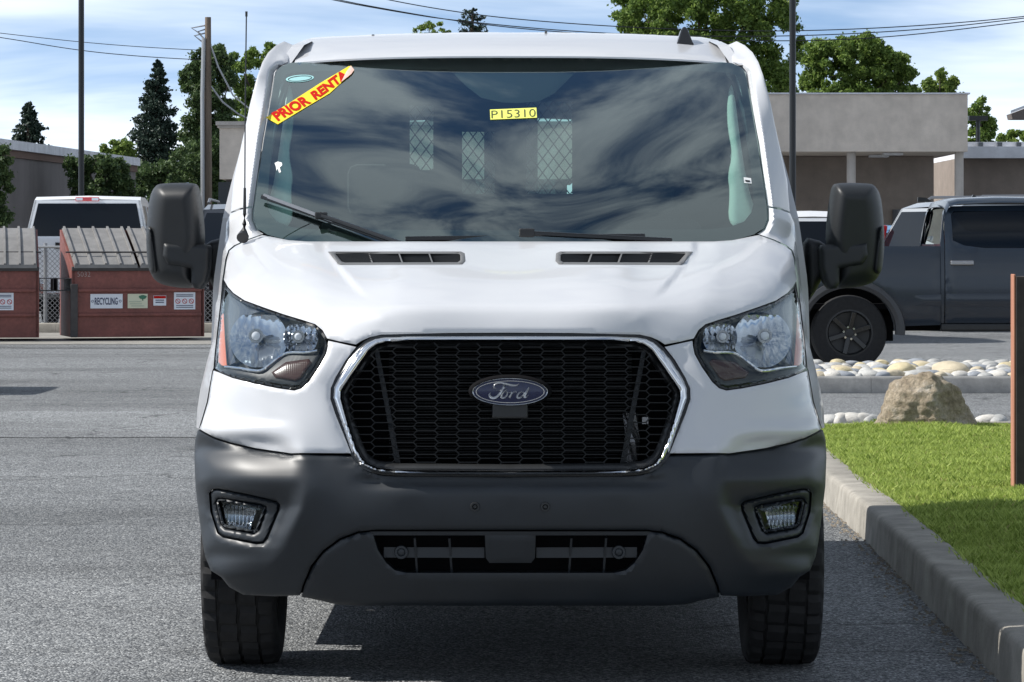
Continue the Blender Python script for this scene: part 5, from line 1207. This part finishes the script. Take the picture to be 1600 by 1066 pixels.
# roof, floor, end panels
rf = [T(1480, 327), T(1485, 317), T(1500, 313), T(1560, 310.5), T(1640, 311), T(1690, 322), T(1756, 382)]
V = []; mrow = [(-.85, -.05), (-.80, 0), (-.70, .022), (-.3, .04), (.3, .04), (.70, .022), (.80, 0), (.85, -.05)]
for x_, z in rf:
    for yy, dz in mrow: V.append((x_, yy * (1 if z > 1.6 else 1.12), z + dz * .8))
m_ = len(mrow); mesh_obj('cab_roof', V, [(i*m_+k, (i+1)*m_+k, (i+1)*m_+k+1, i*m_+k+1) for i in range(len(rf)-2) for k in range(m_-1)], M['pk'], tr, True, True)
i = len(rf) - 2; mesh_obj('windscreen', [(rf[i][0], -.76, rf[i][1]), (rf[i+1][0], -.86, rf[i+1][1]), (rf[i+1][0], .86, rf[i+1][1]), (rf[i][0], .76, rf[i][1])], [(0, 1, 2, 3)], M['darkglass'], tr, False, True)
bx = T(1471, 0)[0]
MB().box((bx + .03, 0, .98), (.05, 1.78, .72)).build('cab_back', M['pk'], tr, local=True)
mesh_obj('back_screen', [(bx + .02, -.80, 1.33), (bx + .02, .80, 1.33), (bx + .09, .72, 1.72), (bx + .09, -.72, 1.72)], [(0, 1, 2, 3)], M['sideglass'], tr, False, True)
MB().box((T(1173, 0)[0] + .02, 0, .95), (.06, 1.78, .62)).build('tailgate', M['pk'], tr, local=True, bevel=.02)
MB().box(((T(1173, 0)[0] + bx) / 2, 0, .68), (bx - T(1173, 0)[0], 1.7, .06)).box((2.2, 0, .50), (4.6, 1.4, .16)).build('bed_floor', M['matte_black'], tr, local=True)
MB().prism([T(1759, 388), (4.40, 1.10), (4.52, .95), (4.55, .5), T(1759, 505)], -.86, .86).build('bonnet', M['pk'], tr, local=True, bevel=.05)
for cxw in (0, 3.57): MB().box((cxw, 0, .62), (.98, 1.30, .62)).build('wheel_well', M['matte_black'], tr, local=True)
f_ = T(1463, 313); MB().prism([(f_[0] - .06, 1.80), (f_[0] + .10, 1.80), (f_[0] + .03, 1.845), (f_[0] - .055, 1.85)], .18, .24).build('roof_aerial', M['black'], tr, local=True)
f_ = T(1540, 306); MB().prism([(f_[0] - .035, 1.82), (f_[0] + .045, 1.82), (f_[0] + .02, 1.865), (f_[0] - .005, 1.875)], -.03, .03).build('roof_fin', M['gloss_black'], tr, local=True)
MB().box((T(1757, 0)[0] - .1, -1.08, 1.22), (.1, .2, .16)).build('door_mirror', M['black'], tr, local=True, bevel=.03)
# ================================================================ BUILDINGS
def stucco(name, c0, sc=3):
    x = nodes(name); c = x.ramp(x.noise(sc, 6, .6), [(.3, tuple(q * .86 for q in c0)), (.7, tuple(min(1, q * 1.1) for q in c0))]); c = x.tint(c, x.rng(x.noise(1.2, 5, .6, x.mapping((1, 1, .12))), .35, .7, .88, 1.06)); x.l(c, x.b.inputs['Base Color']); x.b.inputs['Roughness'].default_value = .92; x.bump(x.noise(50, 4), .3, .02); return x.m
M['beige'] = stucco('beige stucco', (.66, .58, .50)); M['brown'] = stucco('brown stucco', (.24, .20, .17)); M['bgrey'] = stucco('grey stucco', (.16, .145, .14), 1.2)
M['bwhite'] = stucco('white fascia', (.66, .67, .70)); M['soffit'] = stucco('soffit', (.30, .27, .24)); M['column'] = stucco('column', (.50, .46, .42))
BY = 75.0
def bx_(x0, x1, y0, y1, z0, z1, name, m, par): return MB().box(((x0 + x1) / 2, (y0 + y1) / 2, (z0 + z1) / 2), (x1 - x0, y1 - y0, z1 - z0)).build(name, m, par)
pxx = lambda px, y: (px - 800) * y / F
pzz = lambda py, y: CH - (py - HZ) * y / F
b = empty('store_building', (pxx(1350, BY), BY + 4, 0), 0, 'beige store with deep canopy on round columns, right of the van', 'building')
xr = pxx(1512, BY); bx_(3.2, xr, BY, BY + 9, pzz(237, BY), pzz(147.5, BY), 'canopy_fascia', M['beige'], b)
bx_(3.15, xr + .05, BY - .05, BY + .4, pzz(147.4, BY), pzz(145, BY), 'coping', M['bwhite'], b)
bx_(3.2, xr - .3, BY + 3.6, BY + 9, 0, pzz(237, BY) - .01, 'store_wall', M['brown'], b)
for px in (1330, 1498.5): 
    MB().lathe([(0, .10), (pzz(237.2, BY), .10)], (pxx(px, BY + .3), BY + .3, 0), 'z', 16).build('column', M['column'], b, True)
for px, py in ((1393, 242), (1385, 248)): MB().box((pxx(px, BY + 1.2), BY + 1 + (py - 242) * .3, pzz(237, BY) - .03), (.42, .5, .05)).build('soffit_lamp', M['bwhite'], b)
bx_(pxx(1395, BY + 3.5), pxx(1412, BY + 3.5), BY + 3.52, BY + 3.58, pzz(352, BY), pzz(325, BY), 'wall_notice', M['suv_dark'], b)
for px in (1428, 1560): pass
b = empty('flat_roofed_wing', (pxx(1570, 84), 86, 0), 0, 'low brown wing with white fascia beside the beige store', 'building')
bx_(pxx(1500, 84), 20, 84, 90, pzz(247, 84), pzz(229, 84), 'fascia', M['bwhite'], b); bx_(pxx(1500, 84), 20, 84.6, 90, 0, pzz(247.2, 84), 'wing_wall', M['brown'], b)
bx_(pxx(1500, 84) + .2, 20, 84.5, 90, pzz(228.8, 84), pzz(221, 84), 'roof_plant_edge', M['bwhite'], b)
for px in (1505, 1535, 1565, 1595): bx_(pxx(px, 84) - .06, pxx(px, 84) + .06, 84.3, 84.45, pzz(229, 84) , pzz(222, 84), 'roof_vent', M['suv_dark'], b)
b = empty('gabled_house', (pxx(1640, 62), 64, 0), 0, 'house corner with dark overhanging eave at the right edge', 'building')
MB().prism([(pxx(1580, 62), pzz(178, 62)), (pxx(1660, 62), pzz(148, 62)), (pxx(1740, 62), pzz(178, 62)), (pxx(1740, 62), pzz(186, 62)), (pxx(1582, 62), pzz(186, 62))], 62, 62.6).build('roof', mat('brown eave', (.12, .10, .09), .8), b)
mesh_obj('eave_edge', [(pxx(1579, 62), 61.98, pzz(177, 62)), (pxx(1579, 62), 61.98, pzz(173, 62)), (pxx(1660, 62), 61.98, pzz(143, 62)), (pxx(1660, 62), 61.98, pzz(147, 62))], [(0, 1, 2, 3)], M['bwhite'], b, False)
bx_(pxx(1640, 62), pxx(1720, 62), 62.1, 62.5, 0, pzz(186.2, 62), 'house_wall', M['brown'], b)
b = empty('parapet_building', (-3, 82, 0), 0, 'beige flat building with moulded parapet, left of the van', 'building')
Y2 = 80; bx_(pxx(343, Y2), 1.5, Y2, Y2 + 8, pzz(280, Y2), pzz(196, Y2), 'parapet', M['beige'], b)
bx_(pxx(337.5, Y2), 1.6, Y2 - .12, Y2 + 8, pzz(196, Y2), pzz(190, Y2), 'cornice', M['column'], b); bx_(pxx(340, Y2), 1.55, Y2 - .06, Y2 + 8, pzz(200, Y2), pzz(196.2, Y2), 'cornice_bed', M['column'], b)
bx_(pxx(350, Y2), 1.3, Y2 + .6, Y2 + 8, 0, pzz(280.2, Y2), 'shop_front', M['bgrey'], b)
for px in (358, 400, 450): bx_(pxx(px, Y2) - .3, pxx(px, Y2) + .35, Y2 + .55, Y2 + .59, .4, pzz(284, Y2), 'shop_window', M['darkglass'], b)
b = empty('long_shed', (-13, 100, 0), 0, 'long grey stucco shed with white roof edge behind the white pickup', 'building')
A_, B_ = np.array((-14.2, 86.0)), np.array((-12.35, 112.0)); hh = 4.15; n_ = np.array((-1, .0))
def wallq(a_, b_, z0, z1, name, m, off=0, th=6): return mesh_obj(name, [(a_[0] + off, a_[1], z0), (b_[0] + off, b_[1], z0), (b_[0] + off, b_[1], z1), (a_[0] + off, a_[1], z1), (a_[0] - th, a_[1], z0), (b_[0] - th, b_[1], z0), (b_[0] - th, b_[1], z1), (a_[0] - th, a_[1], z1)], [(0, 1, 2, 3), (4, 7, 6, 5), (0, 4, 5, 1), (3, 2, 6, 7), (0, 3, 7, 4), (1, 5, 6, 2)], m, b, False)
wallq(A_, B_, 0, 3.72, 'shed_wall', M['bgrey']); wallq(A_, B_, 3.725, 3.92, 'brown_band', mat('brown band', (.14, .09, .07), .9), .06)
for k in range(6):
    a_ = A_ + (B_ - A_) * (k / 6 + .001); b_ = A_ + (B_ - A_) * ((k + 1) / 6 - .001); wallq(a_, b_, 3.925, 4.18, 'roof_edge', M['bwhite'], .16)
# ================================================================ POLES AND WIRES
M['pole_black'] = mat('black pole paint', (.008, .010, .012), .4)
def lightpole(px, y, w, h, label):
    c = empty('light_pole', (pxx(px, y), y, 0), 0, label, 'light pole'); r = w / 2
    MB().lathe([(.5, r * 1.02), (h, r * .98)], (0, 0, 0), 'z', 12).build('pole', M['pole_black'], c, True, True)
    MB().lathe([(0, .25), (.5, .24), (.52, .2), (.52, .02)], (0, 0, 0), 'z', 20).build('footing', M['kerb_grey'], c, True, True)
    MB().box((0, .45, h + .06), (.32, .9, .12)).build('lamp_head', M['pole_black'], c, local=True, bevel=.02)
lightpole(127, 62, .105, 9, 'black light pole rising behind the white pickup'); lightpole(1238.5, 52, .098, 9, 'black light pole rising behind the van\'s mirror before the beige store')
c = empty('street_lamp', (pxx(1528, 100), 100, 0), 0, 'dark twin-head street lamp beyond the low brown wing', 'street lamp')
MB().lathe([(0, .07), (pzz(188, 100), .06)], (0, 0, 0), 'z', 10).build('pole', M['pole_black'], c, True, True); MB().box((0, 0, pzz(185, 100)), (.55, .3, .14)).build('lamp_head', M['pole_black'], c, local=True)
x = nodes('weathered pole'); x.l(x.ramp(x.noise(6, 6, .6, x.mapping((1, 1, .1))), [(.3, (.10, .075, .055)), (.7, (.21, .165, .125))]), x.b.inputs['Base Color']); x.b.inputs['Roughness'].default_value = .95
c = empty('utility_pole', (pxx(325, 113), 113, 0), 0, 'tall wooden utility pole with pale conduit, beside the dark trees', 'utility pole')
MB().lathe([(0, .15), (pzz(27, 113), .10)], (0, 0, 0), 'z', 14, True).build('pole', x.m, c, True, True)
MB().tube([(-.15, -.12, .2), (-.17, -.12, pzz(150, 113)), (-.13, -.10, pzz(60, 113))], .07, 8).build('conduit', M['galv'], c, True, True)
for dz, dx in ((44, -.55), (50, -.35), (56, -.45)): MB().tube([(-.1, 0, pzz(dz - 4, 113)), (dx, 0, pzz(dz, 113)), (dx * .4, -.05, pzz(dz + 10, 113))], .03, 6).build('cable_loop', M['galv'], c, True, True)
for q in ([(.08, 0, pzz(70, 113)), (.35, -.1, pzz(105, 113)), (.85, -.2, pzz(150, 113)), (1.7, -.3, pzz(182, 113))], [(.1, 0, pzz(135, 113)), (.5, -.1, pzz(160, 113)), (1.0, -.2, pzz(178, 113)), (1.6, -.3, pzz(192, 113))]): MB().tube(q, .03, 6).build('service_drop', M['galv'], c, True, True)
def wire(pts, d, label, r=.016):
    P = chaikin(np.array(pts, float), 3, False); tag(MB().tube([at(x_, y_, d) for x_, y_ in P], r, 5).build('power_line', M['pole_black'], None, True), label, 'cable', 'overhead power lines')
wire([(480, -28), (605, 0), (700, 17), (800, 30), (960, 42), (1120, 48), (1250, 49), (1420, 42), (1600, 27), (1900, -10)], 105, 'highest of three black overhead cables behind the van roof')
wire([(400, -30), (515, 0), (640, 22), (700, 31), (880, 49), (1060, 57), (1250, 57), (1440, 47), (1600, 29), (1900, -10)], 106, 'middle of three black overhead cables behind the van roof')
wire([(400, -33), (515, -2), (640, 21), (720, 34), (830, 47), (1040, 62), (1250, 65), (1400, 58), (1600, 34), (1900, -5)], 107, 'lowest of three black overhead cables behind the van roof')
wire([(-200, 28), (0, 52), (125, 66), (225, 74), (320, 79)], 114, 'upper thin cable running to the utility pole', .012); wire([(-200, 30), (0, 58), (120, 79), (225, 89), (320, 94)], 114, 'lower thin cable running to the utility pole', .014)
# ================================================================ TREES
M['bark'] = mat('bark', (.08, .062, .048), .95, var=(5, .3))
M['leaf_dark'] = leafmat('dark leaf', (.038, .072, .030), (.11, .165, .055), .3); M['leaf_mid'] = leafmat('mid leaf', (.065, .125, .025), (.23, .32, .07), .38)
M['leaf_bright'] = leafmat('bright leaf', (.09, .16, .03), (.26, .34, .08), .4); M['needle'] = leafmat('needle', (.018, .036, .028), (.045, .072, .050), .18)
def leafmesh(P, size, m, par, name='crown', seed=0):
    r_ = np.random.default_rng(seed); n = len(P); a = r_.normal(size=(n, 3)); a /= np.linalg.norm(a, axis=1)[:, None]; b_ = np.cross(a, r_.normal(size=(n, 3))); b_ /= np.linalg.norm(b_, axis=1)[:, None]
    s = size * r_.uniform(.5, 1.3, n)[:, None]; V = np.stack([P - a * s, P + b_ * s * .55, P + a * s, P - b_ * s * .55], 1).reshape(-1, 3); i0 = np.arange(n) * 4
    return big_mesh(name, V, np.stack([i0, i0 + 1, i0 + 2, i0 + 3], 1), 4, m, par)
def tree(label, poly, d, m, seed, nclump=60, rpx=14, nleaf=16000, leafpx=3.2, base=None, group=None, squash=.8, gap=.15):
    """crown grown as leaf clumps along limbs inside the outline the photo shows"""
    r_ = np.random.default_rng(seed); nclump = int(nclump * 2.6); rpx *= .74; nleaf = int(nleaf * 1.7); P = np.array(poly, float); lo, hi = P.min(0), P.max(0); k = d / F; C = []
    while len(C) < nclump:
        q = r_.uniform(lo, hi, (200, 2)); q = q[inside(q, P)]; C += q.tolist()
    C = np.array(C[:nclump]); wpx = (hi[0] - lo[0]) / 2; cx = (lo[0] + hi[0]) / 2
    bx = base if base is not None else cx; X0 = pxx(bx, d)
    dep = r_.uniform(-1, 1, nclump) * np.sqrt(np.clip(1 - ((C[:, 0] - cx) / (wpx + 1)) ** 2, .05, 1)) * wpx * k * .8
    W3 = np.stack([(C[:, 0] - 800) * k, d + dep, CH - (C[:, 1] - HZ) * k], 1)
    t = empty('tree', (X0, d, 0), 0, label, 'tree', group); rad = rpx * k * r_.uniform(.6, 1.35, nclump)
    ci = r_.choice(nclump, nleaf, p=rad ** 2 / (rad ** 2).sum()); v_ = r_.normal(size=(nleaf, 3)); v_ /= np.linalg.norm(v_, axis=1)[:, None]; u_ = r_.uniform(0, 1, nleaf) ** .45
    L3 = W3[ci] + v_ * (rad[ci] * u_)[:, None] * np.array([1, 1, squash]); L3 += r_.normal(size=L3.shape) * .25 * rad[ci][:, None] * (r_.uniform(0, 1, nleaf) < .25)[:, None]
    leafmesh(L3, leafpx * k, m, t, seed=seed)
    H = W3[:, 2].max(); zc = np.percentile(W3[:, 2], 30); mb = MB(); tr_ = .05 + H * .018
    mb.tube([(X0, d, 0), (X0 + .1, d, zc * .5), (X0 - .05, d + .1, zc), (X0 + (pxx(cx, d) - X0) * .7, d, zc + (H - zc) * .35)], [tr_ * 1.2, tr_ * .9, tr_ * .6, tr_ * .15], 9)
    mb.build('trunk', M['bark'], t, True)
    for i in np.argsort(-rad)[:14]:
        zs = min(zc * r_.uniform(.7, 1.1), W3[i, 2] * .9); mid = (np.array([X0, d, zs]) + W3[i]) / 2 + np.array([0, 0, .15]); MB().tube([(X0, d, zs), mid, W3[i]], [tr_ * .3, tr_ * .18, tr_ * .06], 6).build('limb', M['bark'], t, True)
    return t
def conifer(label, px, ptop, pbase, half, d, seed, m=None, tiers=26, nl=12000, droop=.25, leafpx=3.0, group=None, power=.8):
    r_ = np.random.default_rng(seed); k = d / F; X0 = pxx(px, d); z1 = pzz(ptop, d); z0 = pzz(pbase, d); hw = half * k
    t = empty('conifer', (X0, d, 0), 0, label, 'conifer', group); MB().tube([(X0, d, 0), (X0, d, z0 + (z1 - z0) * .6), (X0, d, z1)], [.16, .09, .015], 8).build('trunk', M['bark'], t, True)
    P = []; mb = MB(); nb = tiers * 7
    for i in range(nb):
        q = (i + r_.uniform(0, 1)) / nb; z = z1 - (z1 - z0) * q; ln = hw * (q ** power) * r_.uniform(.55, 1.12) + .05; an = r_.uniform(0, 2 * np.pi); tip = np.array([math.cos(an) * ln, math.sin(an) * ln, ln * (.28 - droop * r_.uniform(.6, 1.6))])
        n = int(nl / nb * (.4 + 1.2 * q ** .7)); s = r_.uniform(.12, 1, n) ** .7; jit = r_.normal(size=(n, 3)) * np.array([.13, .13, .09]) * (ln * .9 + .12)
        P.append(np.array([X0, d, z]) + tip * s[:, None] + jit * (.35 + .75 * np.sin(np.pi * np.clip(s, 0, .95)))[:, None]); 
        if i % 3 == 0: mb.tube([(X0, d, z), (X0 + tip[0] * .8, d + tip[1] * .8, z + tip[2] * .8)], [.03, .01], 4, False)
    tag(mb.build('branches', M['bark'], t), kind='stuff'); leafmesh(np.vstack(P), leafpx * k, m or M['needle'], t, 'crown', seed)
    return t
conifer('small dark conifer showing above the grey shed roof', 45, 160, 250, 42, 124, 1, tiers=14, nl=7000, droop=.35, leafpx=3)
conifer('tall slender dark conifer left of the utility pole', 245, 95, 330, 66, 130, 2, tiers=36, nl=22000, droop=.2, leafpx=3, power=.72)
tree('tall dark evergreen behind the utility pole', [(290, 140), (286, 115), (300, 85), (318, 72), (340, 70), (360, 88), (366, 130), (366, 200), (360, 300), (280, 310), (284, 200), (296, 170)], 125, M['leaf_dark'], 3, 95, 13, 24000, 3, 330)
tree('bright green leafy tree behind the left windscreen pillar', [(362, 90), (380, 78), (405, 70), (430, 66), (445, 80), (440, 150), (420, 220), (370, 215), (356, 150)], 138, M['leaf_mid'], 4, 50, 12, 14000, 3)
tree('low bright bush between shed and tall conifer', [(150, 245), (160, 228), (185, 220), (205, 226), (212, 250), (205, 270), (160, 265)], 122, M['leaf_bright'], 5, 22, 9, 5000, 2.6)
tree('broad dark evergreen mass under the tall conifer', [(200, 300), (210, 262), (250, 250), (300, 225), (345, 215), (362, 260), (360, 345), (200, 345)], 118, M['leaf_dark'], 6, 80, 14, 20000, 3)
tree('dark ivy hedge growing against the grey shed', [(96, 262), (110, 250), (140, 243), (175, 247), (200, 258), (205, 300), (190, 330), (110, 330), (118, 290)], 97, M['leaf_dark'], 7, 60, 11, 14000, 3)
tree('dark shrub at the left end of the grey shed', [(-30, 250), (-10, 230), (8, 226), (14, 250), (12, 300), (18, 350), (-30, 350)], 84, M['leaf_dark'], 8, 30, 12, 7000, 3)
tree('rounded treetop peeping over the left of the van roof', [(645, 60), (648, 46), (660, 38), (680, 34), (695, 38), (702, 50), (702, 90), (640, 90)], 150, M['leaf_bright'], 9, 34, 7, 5000, 2.2)
conifer('flat-tiered conifer top peeping over the van roof', 738, 14, 100, 46, 150, 10, tiers=9, nl=3600, droop=.05, leafpx=2.2, power=.55)
tree('large spreading tree behind the right of the van roof', [(955, 15), (965, -20), (1010, -70), (1100, -95), (1190, -80), (1240, -40), (1252, 20), (1250, 80), (1238, 130), (1235, 215), (1120, 215), (1060, 120), (985, 60)], 135, M['leaf_mid'], 11, 190, 17, 52000, 3.4)
tree('rounded full tree above the beige canopy', [(1255, 150), (1256, 100), (1268, 68), (1300, 66), (1330, 60), (1345, 55), (1375, 72), (1405, 74), (1412, 100), (1425, 120), (1420, 160), (1260, 175)], 122, M['leaf_mid'], 12, 95, 13, 30000, 3.2)
tree('slim pale tree above the canopy end', [(1425, 160), (1440, 132), (1462, 118), (1472, 107), (1486, 122), (1498, 135), (1508, 140), (1508, 165)], 128, M['leaf_bright'], 13, 30, 8, 5500, 2.6)
tree('green tree beyond the canopy end beside the street lamp', [(1512, 175), (1522, 160), (1535, 150), (1543, 172), (1552, 180), (1558, 212), (1550, 260), (1512, 260)], 112, M['leaf_mid'], 14, 34, 9, 8000, 2.8)
tree('low distant tree beside the gabled house', [(1560, 215), (1575, 206), (1590, 203), (1625, 200), (1640, 240), (1560, 240)], 130, M['leaf_bright'], 15, 24, 9, 5000, 2.6)
